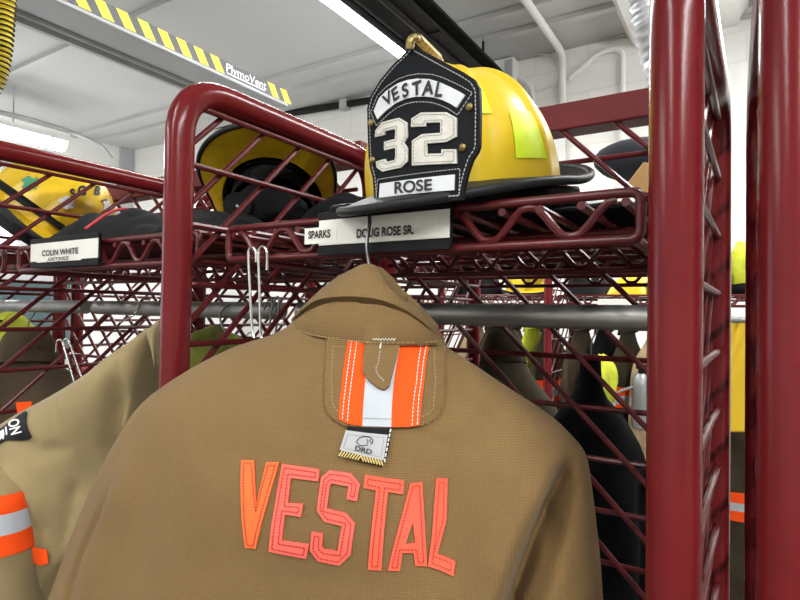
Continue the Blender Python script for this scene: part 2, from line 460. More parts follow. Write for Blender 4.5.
# yellow corrugated hose, top left
p0, p1, p2 = at(8, -70, 2.2), at(6, 5, 2.2), at(-4, 78, 2.2)
path = smooth_path([p0, p1, p2, at(-40, 130, 2.2)], 60)
rs = [.030+.0035*math.sin(i*1.65) for i in range(len(path))]
t = thing('exhaust_hose', 'yellow and black corrugated exhaust hose hanging at the top left', 'hose', path[0])
o = MB().tube([p-path[0] for p in path], [r*.94 for r in rs], 14).build('hose_wall', YHOSE, t)
b = MB()
for i in range(2, len(path)-1, 4):
    d = (path[i+1]-path[i-1]).normalized(); b.tube([path[i]-path[0]-d*.0022, path[i]-path[0]+d*.0022], .0335, 14)
b.build('black_rib', BLK, t)
for py in (17, 30):
    c = at(3 if py < 20 else 2, py, 2.2); b = MB().ball(c-CF*.033-path[0], (.012, .012, .011), 8); b.build('white_mark', WINK, t)
MB().tube([path[0]-path[0], V((path[0].x, path[0].y, CZ))-path[0]], .03, 12).build('drop_pipe', RAILB, t)

# wall conduits
t = thing('conduit', 'thick black pipe along the top of the back wall', 'pipe', (-3.5, WY-.05, 3.34))
zb = lambda px, py: on_y(px, py, WY-.06)
pts = [zb(128, 146), zb(150, 139), zb(250, 120), zb(372, 100), zb(470, 84)]
MB().tube([p-V(t.location) for p in smooth_path(pts)], .032, 10).build('pipe', DARKST, t)
for px, py in ((137, 142), (345, 105)):
    c = zb(px, py)-V(t.location); MB().box((c.x-.04, c.y-.04, c.z-.045), (c.x+.04, c.y+.04, c.z+.045)).build('clamp', GREYP, t, smooth=False)
q = zb(126, 150)
t = tag(MB().box((q.x-.13, q.y-.12, 2.2), (q.x+.10, q.y+.05, q.z+.12)).build('wall_column', GREYP, smooth=False), 'grey steel column in the far room corner', 'column')
pp = [on_x(-60, 98, -5.6), on_x(40, 122, -5.6), on_x(95, 142, -5.6), on_x(112, 158, -5.6)]
tag(MB().tube(smooth_path(pp), .018, 10).build('conduit', GREYP), 'dark conduit hanging under the ceiling at the far left', 'pipe')
wb = lambda px, py: on_y(px, py, WY-.03)
def cond(pts, r, label, m=WHT, name='conduit'):
    return tag(MB().tube(fillet(pts, .12), r, 10).build(name, m), label, 'pipe')
x1 = wb(563, 60).x; x2 = wb(533, 60).x; x3 = wb(623, 60).x
cond([(x1, .5, CZ-.04), (x1, WY-.035, CZ-.04), (x1, WY-.035, 1.9)], .028, 'white pipe along the ceiling turning down the wall, nearest right of the yellow helmet')
cond([(x2-.25, .5, CZ-.12), (x2-.25, WY-.035, CZ-.12), (x2, WY-.035, CZ-.2), (x2, WY-.035, 1.9)], .022, 'thin white pipe left of the white cable loop')
cond([(x1+.05, WY-.03, CZ-.24), (x3-.15, WY-.03, CZ-.08), (x3, WY-.03, CZ-.1), (x3, WY-.03, 1.9)], .02, 'white conduit bent down the wall beside the silver duct')
cond([wb(430, 68), wb(540, 48), wb(600, 38), wb(800, 8)], .018, 'grey cable along the top of the right wall', GREYP, 'wall_cable')
lp = [wb(505, 62), wb(520, 56), wb(545, 54), wb(560, 65), wb(555, 82), wb(535, 91), wb(515, 92)]
cond(smooth_path(lp), .010, 'thin white cable loop on the wall above the yellow helmet', WHT, 'cable')
c = wb(507, 76)
t = thing('junction_box', 'white electrical box on the wall with a hanging cord', 'junction box', c)
MB().box((-.09, -.10, -.1), (.09, .02, .1)).build('box', WHT, t, smooth=False, bevel=.006)
MB().box((.02, -.106, -.08), (.08, -.099, .08)).build('cover', GREYP, t, smooth=False)
MB().tube(smooth_path([(-.05, -.06, .1), (-.22, -.08, .32), (-.26, -.10, .45), (-.1, -.1, .62)]), .012, 8).build('conduit', WHT, t)
MB().ball((-.17, -.08, .02), (.02, .02, .09), 8).build('plug', WHT, t)
# silver flexible duct
path = [at(640, -90, 2.6), at(645, 5, 2.6), at(661, 75, 2.6), at(668, 130, 2.6)]
path = smooth_path(path, 30)
t = tag(MB().tube(path, [.062+.005*math.sin(i*1.5) for i in range(len(path))], 18).build('flexible_duct', DUCT), 'silver corrugated air duct hanging above the red posts', 'duct')

# ================================================================== LOCKERS
TOP, DEP, FY = 1.846, .443, .463
HZ = [1.82-.080*k for k in range(22)]
def clip_diag(c, s, u0, u1, z0, z1):
    # line z = s*u + c inside the rectangle
    pts = []
    for u in (u0, u1):
        z = s*u+c
        if z0 <= z <= z1: pts.append((u, z))
    for z in (z0, z1):
        u = (z-c)/s
        if u0 < u < u1: pts.append((u, z))
    pts = sorted(set(pts))
    return (pts[0], pts[-1]) if len(pts) >= 2 and abs(pts[0][0]-pts[-1][0]) > .012 else None
def divider_parts(t):
    MB().tube(fillet([(0, 0, .012), (0, 0, TOP), (0, DEP, TOP), (0, DEP, .012)], .075, 9), .019, 20).build('frame_tube', RED, t)
    for yy in (0, DEP): MB().tube([(0, yy, 0), (0, yy, .03)], .024, 16).build('foot_cap', BLK, t)
    g = MB()
    for z in HZ: g.tube([(.004, .008, z), (.004, DEP-.008, z)], .0042, 8)
    c = 1.668+.0815*18
    while c > -.4:
        q = clip_diag(c, 1, .012, DEP-.012, HZ[-1], HZ[0])
        if q: g.tube([(-.004, q[0][0], q[0][1]), (-.004, q[1][0], q[1][1])], .0042, 8)
        c -= .0815
    g.build('wire_grid', REDW, t)
G1 = 'locker side frames of the near row'
def divider(x, label, xb=None, y=FY, group=G1, rz=None):
    r = 0 if xb is None else math.atan2(x-xb, DEP)
    if rz is not None: r = rz
    return dup(PROTO, (x, y, 0), (0, 0, r), label, group)
PROTO = thing('locker_side_frame', 'red tube side frame with wire grid, to the left of the hanging tan coat', 'locker frame', (-.634, FY, 0), 0, G1)
divider_parts(PROTO)
divider(-.045, 'tall red tube side frame right of the yellow helmet shelf', -.036)
divider(.0258, 'red tube side frame at the right edge, beyond the narrow gap', .0188)
divider(-1.223, 'red tube side frame with wire grid in front of the helmet with letters', y=FY-.045).scale.y = 1.13
divider(-1.812, 'red tube side frame farthest left, behind the helmet with letters')
G2 = 'locker side frames of the row behind'
divider(-.634, 'red side frame back to back behind the tan coat', y=.96, group=G2)
divider(-1.223, 'red side frame back to back behind the shelf with black clothes', y=.96, group=G2)
divider(-1.812, 'red side frame back to back at the far left', y=.96, group=G2)
divider(-.045, 'red side frame back to back beyond the thick right post', y=.96, group=G2)

# back grids (fixed between the frames)
def back_grid(x0, x1, y, label, s=-1, c0=1.591):
    t = thing('back_grid', label, 'wire grid', (x0, y, 0), 0, 'locker back grids')
    w = x1-x0
    g = MB()
    zs = [1.795-.079*k for k in range(21)]
    for z in zs: g.tube([(.02, .004, z), (w-.02, .004, z)], .0044, 8)
    c = (c0 + (-x0 if s < 0 else 0))+.084*12
    while c > -.6:
        q = clip_diag(c, s, .02, w-.02, zs[-1], 1.85)
        if q: g.tube([(q[0][0], -.0045, q[0][1]), (q[1][0], -.0045, q[1][1])], .0044, 8)
        c -= .084
    g.build('wires', REDW, t)
    MB().box((.0, -.014, 1.845), (w, .034, 1.889)).build('top_channel', REDCH, t, smooth=False, bevel=.003)
back_grid(-.614, -.056, .906, 'red wire back grid behind the yellow helmet, under a thick top channel')
back_grid(-1.203, -.654, .906, 'red wire back grid behind the shelf with black clothes')
back_grid(-1.792, -1.243, .906, 'red wire back grid behind the helmet with letters')

def shelf(x0, x1, y0, y1, z, label, group=None):
    """wire shelf: truss front and back rails, deck wires running front to back"""
    t = thing('wire_shelf', label, 'shelf', (x0, y0, z), 0, group)
    w = x1-x0; d = y1-y0; hh = .042
    for nm, yy in (('front_rail', 0), ('back_rail', d)):
        g = MB()
        g.tube(fillet([(0, yy, 0), (w, yy, 0), (w, yy, -hh), (0, yy, -hh)], .010, 5, True), .0046, 10, closed=True)
        n = max(4, round(w/.086)); zz = []
        for i in range(n*10+1):
            u = .02+(w-.04)*i/(n*10); zz.append((u, yy+.001, -hh/2 + (hh/2-.006)*max(-1, min(1, 1.12*math.cos(2*PI*i/10)))))
        g.tube(zz, .004, 8); g.build(nm, REDW, t)
    g = MB()
    n = int((w-.02)/.0375)
    for i in range(n+1):
        x = .012 + i*(w-.024)/n; g.tube([(x, -.003, -.0085), (x, d+.003, -.0085)], .0042, 8)
    g.build('deck_wires', REDW, t)
    g = MB()
    for yy in (d*.33, d*.66): g.tube([(.006, yy, -.017), (w-.006, yy, -.017)], .0045, 8)
    for xx in (0.004, w-.004):
        g.tube([(xx, 0, 0), (xx, d, 0)], .0046, 8); g.tube([(xx, 0, -hh), (xx, d, -hh)], .0046, 8)
        for yy in (.02, d-.02): g.tube([(xx, yy, 0), (xx+(.016 if xx > .1 else -.016), yy, -.004)], .0046, 8)
    g.build('side_rails', REDW, t)
    return t
SZ = 1.657
SY, SB = .521, .885
xa, xb = on_y(229, 235, SY).x, on_y(641, 190, SY).x
shelfA = shelf(xa, xb, SY, SB, SZ, 'red wire shelf carrying the yellow helmet with the black shield')
shelfB = shelf(-1.192, -.665, SY, SB, SZ, 'red wire shelf with black clothes and a paper name plate')
shelfC = shelf(-1.78, -1.254, SY, SB, SZ, 'red wire shelf under the helmet with letters')
shelfD = shelf(-.60, -.08, .99, 1.35, SZ, 'red wire shelf of the row behind, under the white bag')
shelfE = shelf(-1.192, -.665, .99, 1.35, SZ, 'red wire shelf of the row behind, left of the coat')

def name_plate(t, y, tl, tr, bl, br, lines, tabs):
    """plate clipped to a shelf front: a dark channel with paper strips; corners given on the plane"""
    o = V(t.location)
    L = lambda p: V(p)-o
    xl, xr = bl.x, br.x; zt = (tl.z+tr.z)/2; zb_ = (bl.z+br.z)/2
    h = MB().box((xl-.002, y-.004, zb_-.006), (xr+.001, y, zt+.004)).box((xl-.002, y-.006, zt), (xr+.001, y, zt+.009)).box((xl-.002, y-.006, zb_-.012), (xr+.001, y, zb_-.002))
    h.v = [p-o for p in h.v]
    pl = h.build('name_plate', BLK, t, smooth=False, bevel=.0008)
    pl['label'] = 'black plate channel with paper strip'
    for (x0, z0, x1, z1, k) in tabs:
        b = MB().box((x0, y-.0052-.0004*k, z0), (x1, y-.004, z1)); b.v = [p-o for p in b.v]; b.build('paper_strip', PAPER, pl, smooth=False)
    for (s, x0, x1, z0, hgt, bold, sh) in lines:
        b = MB(); text(b, s, lambda x, yy: V((x0+(x1-x0)*x, y-.0068, z0+hgt*yy))-o, bold, sh); b.build('lettering', INK, pl, smooth=False)
yp = SY-.010
P = lambda px, py: on_y(px, py, yp)
tl, tr_, bl, br = P(322, 220), P(452, 211), P(322, 246), P(452, 238)
zt = (tl.z+tr_.z)/2; zb_ = (bl.z+br.z)/2
name_plate(shelfA, yp, tl, tr_, bl, br,
    [('SPARKS', P(312, 236).x, P(334, 233).x, P(323, 238.5).z, .0092, .030, 0), ('DOUG ROSE SR.', P(360, 233).x, P(417, 229).x, P(388, 236.5).z, .0098, .030, 0)],
    [(tl.x, zb_, tr_.x-.0002, zt, 0), (tl.x+.018, zb_+.0006, P(440, 215).x, zt-.0006, 1), (P(308, 235).x, P(323, 244).z, P(340, 235).x, P(323, 228).z, 2)])
tl, tr_, bl, br = P(34, 243), P(101, 240), P(34, 262), P(101, 258)
zt = (tl.z+tr_.z)/2; zb_ = (bl.z+br.z)/2
name_plate(shelfB, yp, tl, tr_, bl, br,
    [('COLIN WHITE', P(46, 252).x, P(82, 252).x, P(64, 255).z, .0105, .018, 0), ('JUICY JUICE', P(51, 258).x, P(73, 258).x, P(62, 260.6).z, .006, .02, .35)],
    [(tl.x, zb_, tr_.x, zt, 0), (P(40, 260).x, zb_-.006, P(84, 260).x, zb_+.010, 1)])

# hanging rods
def rod(x0, x1, y, z, r, label):
    o = MB().tube([(x0, y, z), (x1, y, z)], r, 18).build('hanging_rod', CHROME); return tag(o, label, 'rod', 'hanging rods')
ROD_Y, ROD_Z = .68, on_y(640, 318, .68).z
rod(-.613, -.066, ROD_Y, ROD_Z, .0148, 'grey steel hanging rod under the helmet shelf, behind the tan coat')
rod(-1.202, -.655, ROD_Y, ROD_Z, .0148, 'grey steel hanging rod with a coat hook on it, left of the near post')
rod(-1.79, -1.244, ROD_Y, ROD_Z, .0148, 'grey steel hanging rod at the far left edge')

# ================================================================== HELMETS
def crown_pt(a, e, A=.113, B=.132, H=.147, ridge=.0058):
    """a azimuth (0 = front, -Y), e 0 (rim) .. 1 (top)"""
    ph = e*PI/2
    cr = math.cos(ph)**.86; zz = math.sin(ph)**.92
    r = 0
    for k in range(8):
        az = k*PI/4
        dd = math.atan2(math.sin(a-az), math.cos(a-az))
        wdt = .060 if k % 4 else .13
        r += (1.0 if k % 4 else 1.9)*math.exp(-(dd*max(.25, cr)/wdt)**2)
    r *= ridge*min(1, (1-e)*5+.25)*min(1, .35+e*2.5)
    # comb along the centre line on top
    x = math.sin(a)*(A*cr+r); y = -math.cos(a)*(B*cr+r); z = H*zz
    if e > .35: z += .007*math.exp(-(x/.016)**2)*min(1, (e-.35)*3)
    return V((x, y, z + r*.5*e))
def helmet(name, label, loc, rot, ym, brim_m, group=None, curl=.05, under=None, reflect=True, back=.07, tail=-.026, front=.014):
    t = thing(name, label, 'helmet', loc, 0, group, rot)
    na, ne = 128, 30
    rings = [[crown_pt(2*PI*j/na, i/ne*.995) for j in range(na)] for i in range(ne+1)]
    MB().loft([[p*1 for p in r] for r in rings], cap=False).add([rings[-1][j] for j in range(na)], [tuple(range(na))]).build('crown', ym, t, angle=60)
    # brim
    def bw(a):
        c = math.cos(a)
        return .026+.002*abs(math.sin(a)) + (back*max(0, -c)**1.5) + front*max(0, c)**3
    def brim_pt(a, k, dz=0):
        b = crown_pt(a, 0, ridge=0); o = V((math.sin(a), -math.cos(a), 0)); w = bw(a)
        side = abs(math.sin(a))**2
        z = .004 + curl*side*k**1.6 - .016*max(0, math.cos(a))**2*k + tail*max(0, -math.cos(a))**2*k
        return b + o*(w*k-.003) + V((0, 0, z+dz))
    n = 96
    top = [[brim_pt(2*PI*j/n, k/7, .003) for j in range(n)] for k in range(8)]
    bot = [[brim_pt(2*PI*j/n, k/7, -.003) for j in range(n)] for k in range(7, -1, -1)]
    MB().loft(top+bot, cap=False).build('brim', brim_m, t, angle=60)
    MB().tube([brim_pt(2*PI*j/n, 1) for j in range(n)], .0054, 10, closed=True).build('brim_edge', BRIMB, t)
    # liner bowl and headband
    lin = [[crown_pt(2*PI*j/48, e/8*.97, .100, .120, .128, 0) + V((0, 0, -.002)) for j in range(48)] for e in range(9)]
    l = MB().loft(lin, cap=False).build('liner', under or BLK, t)
    hb = [[V((math.sin(2*PI*j/48)*.092, -math.cos(2*PI*j/48)*.112, z)) for j in range(48)] for z in (-.035, .012)]
    MB().loft(hb+[[p*.96+V((0,0,.0)) for p in r] for r in reversed(hb)], cap=False).build('headband', BLK, l)
    if reflect:
        for (a0, a1, e0, e1) in ((.62, .97, .32, .52), (1.13, 1.52, .10, .34), (-.92, -.58, .33, .53), (-1.52, -1.13, .10, .34)):
            b = MB(); g = []
            am = (a0+a1)/2
            for i in range(9):
                ee = e0+(e1-e0)*i/8; k = 1-.42*i/8
                row = []
                for j in range(9):
                    aa = am+(a1-a0)*(j/8-.5)*(1-.22*i/8)
                    p = crown_pt(aa, ee, ridge=.0058); nn = V((p.x/.113**2, p.y/.132**2, p.z/.147**2)).normalized()
                    row.append(p+nn*.0016)
                g.append(row)
            b.loft(g, cap=False, closed=False); b.build('reflector', LIME, t)
    return t
hc = V((-.2675, .6986))
HB = at(520, 197, .70).z
HELM = helmet('fire_helmet', 'yellow fire helmet with tall black leather number shield on the red shelf', (-.300, .634, SZ+.039), (math.radians(10), 0, math.radians(-8)), YHELM, BRIMB, curl=-.004, back=.030, tail=.032, front=.022)
HM = Matrix.Translation(HELM.location) @ HELM.rotation_euler.to_matrix().to_4x4()
HI = HM.inverted()

# shield: vertical leather plate in front of the crown
fd = V((math.sin(math.radians(-7)), -math.cos(math.radians(-7)), 0))
SP0 = V((-.2835, .641, 0)) + fd*.156
SP0.z = 1.74
sr = V((fd.y, -fd.x, 0))*-1     # right along the shield as seen from the front
if sr.x < 0: sr = -sr
def s2(px, py):
    p = on_plane(px, py, SP0, fd) - SP0
    return (p.dot(sr), p.z)
def sfn(a, b, off):              # gentle bow around the crown
    return HI @ (SP0 + sr*a + V((0, 0, b)) + fd*(off + .003 - .9*(a-s0)**2))
s0 = s2(422, 130)[0]
outl = [(413,44),(408,52),(394,65),(380,80),(369,96),(365.5,108),(366.5,140),(367.3,157),(369,168),(372,178),(373.5,195),(373.5,208),(463,200),(464.5,188),(468,173),(472,160),(477,152),(479,146),(479.5,110),(479,88),(474,79),(464,72.5),(440,60),(418,48)]
S2 = [s2(*p) for p in outl]
b = MB(); patch(b, S2, sfn, .0, .004, .012)
SH = b.build('shield', LEATH, HELM); SH['label'] = 'black leather front shield with white number'
def leather(pxs, nm, m, off, th=.002, holes=()):
    b = MB(); patch(b, [s2(*p) for p in pxs], sfn, off, th, .012, [[s2(*p) for p in h] for h in holes]); o = b.build(nm, m, SH, angle=30); return o
arch = [(374,111),(380,98.5),(388,91.5),(400,84.5),(410,81.3),(420,80),(432,80.6),(442,83.5),(452,88),(460,92),(466,95.5),(462,102),(458,108.5),(452,104.5),(444,101),(436,98.6),(428,97.8),(418,98),(408,99.8),(398,104),(389,110),(378,119.5)]
leather(arch, 'name_arch', PANELW, .0016)
three = [(376.5,131),(383.5,123),(402,119),(409.5,123.5),(410,137.5),(406.5,143.5),(410,149),(410,162.5),(403.5,168.5),(384,172),(378,168),(377,162),(387,159.5),(388,162.7),(397,161),(398,157.5),(398,148.5),(386,151),(386,142.5),(397.5,140),(398,129.5),(386.5,132),(386.5,135.5),(376,137.5)]
two = [(414.5,120),(424,114),(449,113.5),(458,118.5),(458,137.5),(448,143),(429.5,144.5),(429.5,155),(444,154.5),(444,150.5),(458,150),(458,164),(415,166.5),(415,142),(425,135.5),(443,134),(443,123.5),(429,124),(428.5,127.5),(414,128)]
for poly in (three, two):
    o = leather(poly, 'number', WLEATH, .0024, .003)
    b = MB(); strip(b, inset([s2(*p) for p in poly], .0021), sfn, .0030, .0007, .0036); b.build('stitching', STG, SH)
leather([(381,184),(380,198),(455.5,190.5),(456,175)], 'name_bar', PANELW, .0016)
b = MB(); strip(b, inset(S2, .0042), sfn, .0008, .0008, .0040)
strip(b, inset([s2(*p) for p in arch], -.0050), sfn, .0008, .0007, .0036)
strip(b, inset([s2(381,184), s2(380,198), s2(455.5,190.5), s2(456,175)], -.0052), sfn, .0008, .0007, .0034)
b.build('stitching', STSH, SH)
b = MB()
q = [s2(397.3,194.3), s2(435,190.6), s2(397.3,182.3), s2(435,179.4)]
def rose(x, y):
    a = [(q[0][i]*(1-x)+q[1][i]*x)*(1-y) + (q[2][i]*(1-x)+q[3][i]*x)*y for i in (0, 1)]
    return sfn(a[0], a[1], .0026)
text(b, 'ROSE', rose, .022)
# VESTAL letter by letter round the arch: baseline centre, up direction
base = [(391.6,104.8,-24),(399.2,100.6,-17),(409.0,97.8,-10),(420.0,96.3,-2),(430.5,96.3,6),(441.0,97.9,13)]
for ch, (px, py, tilt) in zip('VESTAL', base):
    g, fs, w = glyphs(ch, .030); c = s2(px, py); hgt = .0142; ta = math.radians(-tilt)
    ex = (math.cos(ta), math.sin(ta)); ey = (-math.sin(ta), math.cos(ta))
    b.add([sfn(c[0]+ex[0]*(x-w/2)*hgt*.98+ey[0]*y*hgt, c[1]+ex[1]*(x-w/2)*hgt*.98+ey[1]*y*hgt, .0026) for x, y in g], fs)
b.build('lettering', INK, SH, smooth=False)
for px, py in ((370.8,123),(470,107.5),(372.5,160.5),(463.5,148)):
    c = s2(px, py); b = MB(); p = sfn(c[0], c[1], .001); b.ball(p, (.0042, .0030, .0042), 12); b.build('rivet', BRASS, SH)
# brass shield holder over the comb
b = MB()
c = s2(414, 52); p_ = sfn(c[0], c[1], .004)
c2 = s2(416, 44); q_ = sfn(c2[0], c2[1]+.004, .002)
r_ = HI @ (HM @ q_ + V((0, 0, .003)) - fd*.008)
bk = V((0, -.030, .158))
b.tube(smooth_path([p_, q_.lerp(p_, .4)+V((0,-.002,.001)), q_, r_, r_.lerp(bk, .5)+V((0,0,.002)), bk]), .0044, 10, flat=.8)
b.build('shield_holder', BRASS, HELM)
b = MB().tube([r_, r_.lerp(bk, .9)], .0050, 6)
for k in range(7): b.ball(r_.lerp(bk, .15+.1*k)+V((0, 0, .003)), .0026, 6)
b.build('holder_ornament', BRASS, HELM)
# dark visor bracket on the left of the brim and strap
b = MB().box((-.118, -.125, -.024), (-.085, -.060, .002)); b.build('visor_bracket', BLK, HELM, smooth=False, bevel=.004)
b = MB().box((.082, -.03, -.028), (.125, .06, -.004)); b.build('visor_bracket', BLK, HELM, smooth=False, bevel=.004)
b = MB()
for s in (-1, 1): b.tube(smooth_path([(s*.08, .02, .0), (s*.085, .03, -.02), (s*.05, .05, -.024), (0, .06, -.026)]), .006, 8)
b.build('chin_strap', GLOVE, HELM)

# helmet on its side behind the left frame: opening turned to the viewer
def look_rot(axis_z, fwd):
    z = V(axis_z).normalized(); y = -V(fwd); y = (y - z*y.dot(z)).normalized(); x = y.cross(z)
    return Matrix((x, y, z)).transposed().to_euler()
bkd = (-CF*.80+V((0, 0, .60))).normalized()
c = at(254, 119, 1.04) - bkd*.20
ax = (CF*.60+V((0, 0, .80))+CR*(-.12)).normalized()          # tipped: back brim raised toward the viewer
H2 = helmet('fire_helmet', 'yellow and black helmet lying with its dark lining toward the viewer, behind the wire grid', c, look_rot(ax, -bkd), YHELM, YHELM2, curl=.02, reflect=False)
b = MB(); b.tube([(0, .112, -.040), (0, .124, -.040)], .022, 24)
k = b.build('adjuster_knob', BLK, H2); H2.scale = (.9, .9, .9)
c = at(252, 207, 1.06)
mk = thing('breathing_mask', 'black breathing mask with a round side cap behind the near grid', 'mask', c, 0)
MB().ball((0, .03, -.01), (.085, .06, .055), 26, fn=lambda d: 1+.16*noise.noise(d*2.2)).build('mask_body', BLACKC, mk)
d_ = (CO-V(c)).normalized(); c1 = at(238, 206, 1.06)-V(c)+d_*.04
MB().tube([c1, c1+d_*.012], [.0235, .0225], 36).build('round_cap', BLK, mk)
MB().tube([c1+d_*.010, c1+d_*.0145], .0026, 12).build('rivet', WIRE, mk)
# SCBA helmet
c = at(40, 228, 1.50)
ax = (CR*.86+CF*.5)*.62 + V((0,0,1))*.78 - CF*.10
H3 = helmet('fire_helmet', 'yellow helmet lettered SC BA with a black edge band, behind the left red tube', c, look_rot(ax, CR*.7-CF*.8), YHELM2, YHELM2, curl=.02, reflect=False)
H3.scale = (1.24,)*3
H3M = Matrix.Translation(H3.location) @ H3.rotation_euler.to_matrix().to_4x4() @ Matrix.Scale(1.24, 4); H3I = H3M.inverted()
b = MB()
b.tube([crown_pt(2*PI*j/64, .10)*1.005 for j in range(64)], .009, 8, closed=True, flat=.4); b.build('edge_band', BLK, H3)
from mathutils.bvhtree import BVHTree
_cr = [c for c in H3.children if c.name.startswith('crown')][0].data
_bvh = BVHTree.FromPolygons([v.co.copy() for v in _cr.vertices], [tuple(p.vertices) for p in _cr.polygons])
def crown_hit(px, py):
    o = H3I @ CO; d = (H3I.to_3x3() @ ray(px, py)).normalized(); h = _bvh.ray_cast(o, d)
    return None if h[0] is None else h[0] + h[1]*(.0012 if h[1].dot(d) < 0 else -.0012)
def old_hit(px, py):
    o = H3I @ CO; d = (H3I.to_3x3() @ ray(px, py)); lo = None
    A, B, H = .108, .127, .152
    o2 = V((o.x/A, o.y/B, o.z/H)); d2 = V((d.x/A, d.y/B, d.z/H))
    a = d2.dot(d2); bb = 2*o2.dot(d2); cc = o2.dot(o2)-1.02; D = bb*bb-4*a*cc
    if D < 0: return None
    return o+d*((-bb-math.sqrt(D))/(2*a))
b = MB()
for ch, px, py, tl_ in (('S', 73.5, 198, -8), ('C', 82, 195, -5), ('B', 96, 195, 15), ('A', 104, 203, 30)):
    g, fs, w = glyphs(ch, .05)
    pts = []
    for x, y in g:
        ta = math.radians(tl_); dx = (x-w/2)*8; dy = -(y)*9
        h = crown_hit(px+dx*math.cos(ta)-dy*math.sin(ta), py+dx*math.sin(ta)+dy*math.cos(ta))
        pts.append(h if h else V((0,0,.1)))
    b.add(pts, fs)
b.build('lettering', INK, H3, smooth=False)
for px, py, wd, hg, nm, m_ in ((67, 203, 14, 11, 'sticker', BAGW), (107, 207, 7, 14, 'sticker', BAGW), (30, 184, 14, 13, 'scribble', GINK)):
    b = MB(); g = []
    for i in range(7):
        row = []
        for j in range(7):
            wob = 1+.25*math.sin(i*2.1+j*1.3+px)
            h = crown_hit(px+(j/6-.5)*wd*wob, py+(i/6-.5)*hg*wob); row.append(h if h else V((0,0,.1)))
        g.append(row)
    b.loft(g, cap=False, closed=False).build(nm, m_, H3)
b = MB(); b.box((-.10, -.02, -.03), (.10, .12, -.008)); b.build('ear_flap', BLK, H3, bevel=.01)

# ================================================================== GARMENTS
class Garment:
    """closed cloth body built from horizontal rings; local u right, -y toward the viewer side, w up"""
    def __init__(s, left, right, depth, front=.05, p=2.4, folds=(), nz=.004, nsc=7., seed=0):
        s.L, s.R, s.D, s.F, s.p, s.folds, s.nz, s.nsc, s.seed = left, right, depth, front, p, folds, nz, nsc, seed
    def v(s, u, w, sgn=1):
        l, r = cr_tab(s.L, w), cr_tab(s.R, w); h = (r-l)/2; q = max(-1, min(1, (u-(l+r)/2)/h))
        d = cr_tab(s.D, w) if sgn > 0 else s.F*min(1, cr_tab(s.D, w)/.06)
        base = d*(max(0, 1-abs(q)**s.p))**(1/2.0)
        if sgn > 0:
            edge = min(1, (1-abs(q))*6)
            base += edge*s.nz*noise.noise(V((u*s.nsc, w*s.nsc*.7, s.seed)))*1.6
            for fn in s.folds: base += fn(u, w)*edge
        return base
    def vb(s, u, w):
        l, r = cr_tab(s.L, w), cr_tab(s.R, w); h = (r-l)/2; q = max(-1, min(1, (u-(l+r)/2)/h))
        return cr_tab(s.D, w)*(max(0, 1-abs(q)**s.p))**.5
    def pt(s, u, w, off=0.0):
        e = .002
        v0 = s.v(u, w); du = (s.v(u+e, w)-s.v(u-e, w))/(2*e); dw = (s.v(u, w+e)-s.v(u, w-e))/(2*e)
        n = V((-du, -1, -dw)); n.z = -dw; n = V((-du*1.0, -1.0, -dw)).normalized()
        # surface point (u, -v, w): normal is (-dv/du, -1, -dv/dw) with y negated
        n = V((du*-1, -1, dw*-1)).normalized()
        return V((u, -v0, w)) + n*off
    def rings(s, w0, w1, nw, nb=96, nf=24):
        out = []
        for i in range(nw+1):
            w = w0+(w1-w0)*i/nw; l, r = cr_tab(s.L, w), cr_tab(s.R, w); ring = []
            for j in range(nb+1):
                a = PI*j/nb; q = -math.cos(a); q = q*(.85+.15*abs(q)) if True else q
                u = (l+r)/2+q*(r-l)/2; ring.append(V((u, -s.v(u, w), w)))
            for j in range(1, nf):
                a = PI*j/nf; q = math.cos(a); u = (l+r)/2+q*(r-l)/2; ring.append(V((u, s.v(u, w, -1), w)))
            out.append(ring)
        return out
def crease(pts, amp, sig, side=0.0, bulge=0.0, end=None):
    """valley along a polyline in (u, w); optional bulge on one side"""
    P2 = [V(p) for p in pts]
    def f(u, w):
        q = V((u, w)); best = 1e9; sd = 0; tt = 0
        for i in range(len(P2)-1):
            a, b = P2[i], P2[i+1]; ab = b-a; t = max(0, min(1, (q-a).dot(ab)/ab.length_squared)); c = a+ab*t
            d = (q-c).length
            if d < best: best = d; sd = ab.x*(q-a).y-ab.y*(q-a).x; tt = (i+t)/(len(P2)-1)
        k = min(1, tt*4+.05) if end is None else min(1, tt*4+.05)*min(1, (1-tt)*4+.05)
        val = -amp*math.exp(-(best/sig)**2)*k
        if bulge: val += bulge*k*math.exp(-(best/(sig*2.6))**2)*(1 if sd*side > 0 else -.0)*min(1, best/sig)
        return val
    return f

def soft(o, allv, parts, used):
    """one set of smooth normals over a garment that is split into parts"""
    key = id(allv)
    if key not in _soft:
        nn = [V((0, 0, 0)) for _ in allv]
        for fl in parts.values():
            for f in fl:
                if len(f) != 4: continue
                n = (allv[f[2]]-allv[f[0]]).cross(allv[f[3]]-allv[f[1]])
                for i in f: nn[i] += n
        _soft[key] = [n.normalized() if n.length > 0 else V((0, 0, 1)) for n in nn]
    o.data.normals_split_custom_set_from_vertices([tuple(_soft[key][i]) for i in used])
_soft = {}
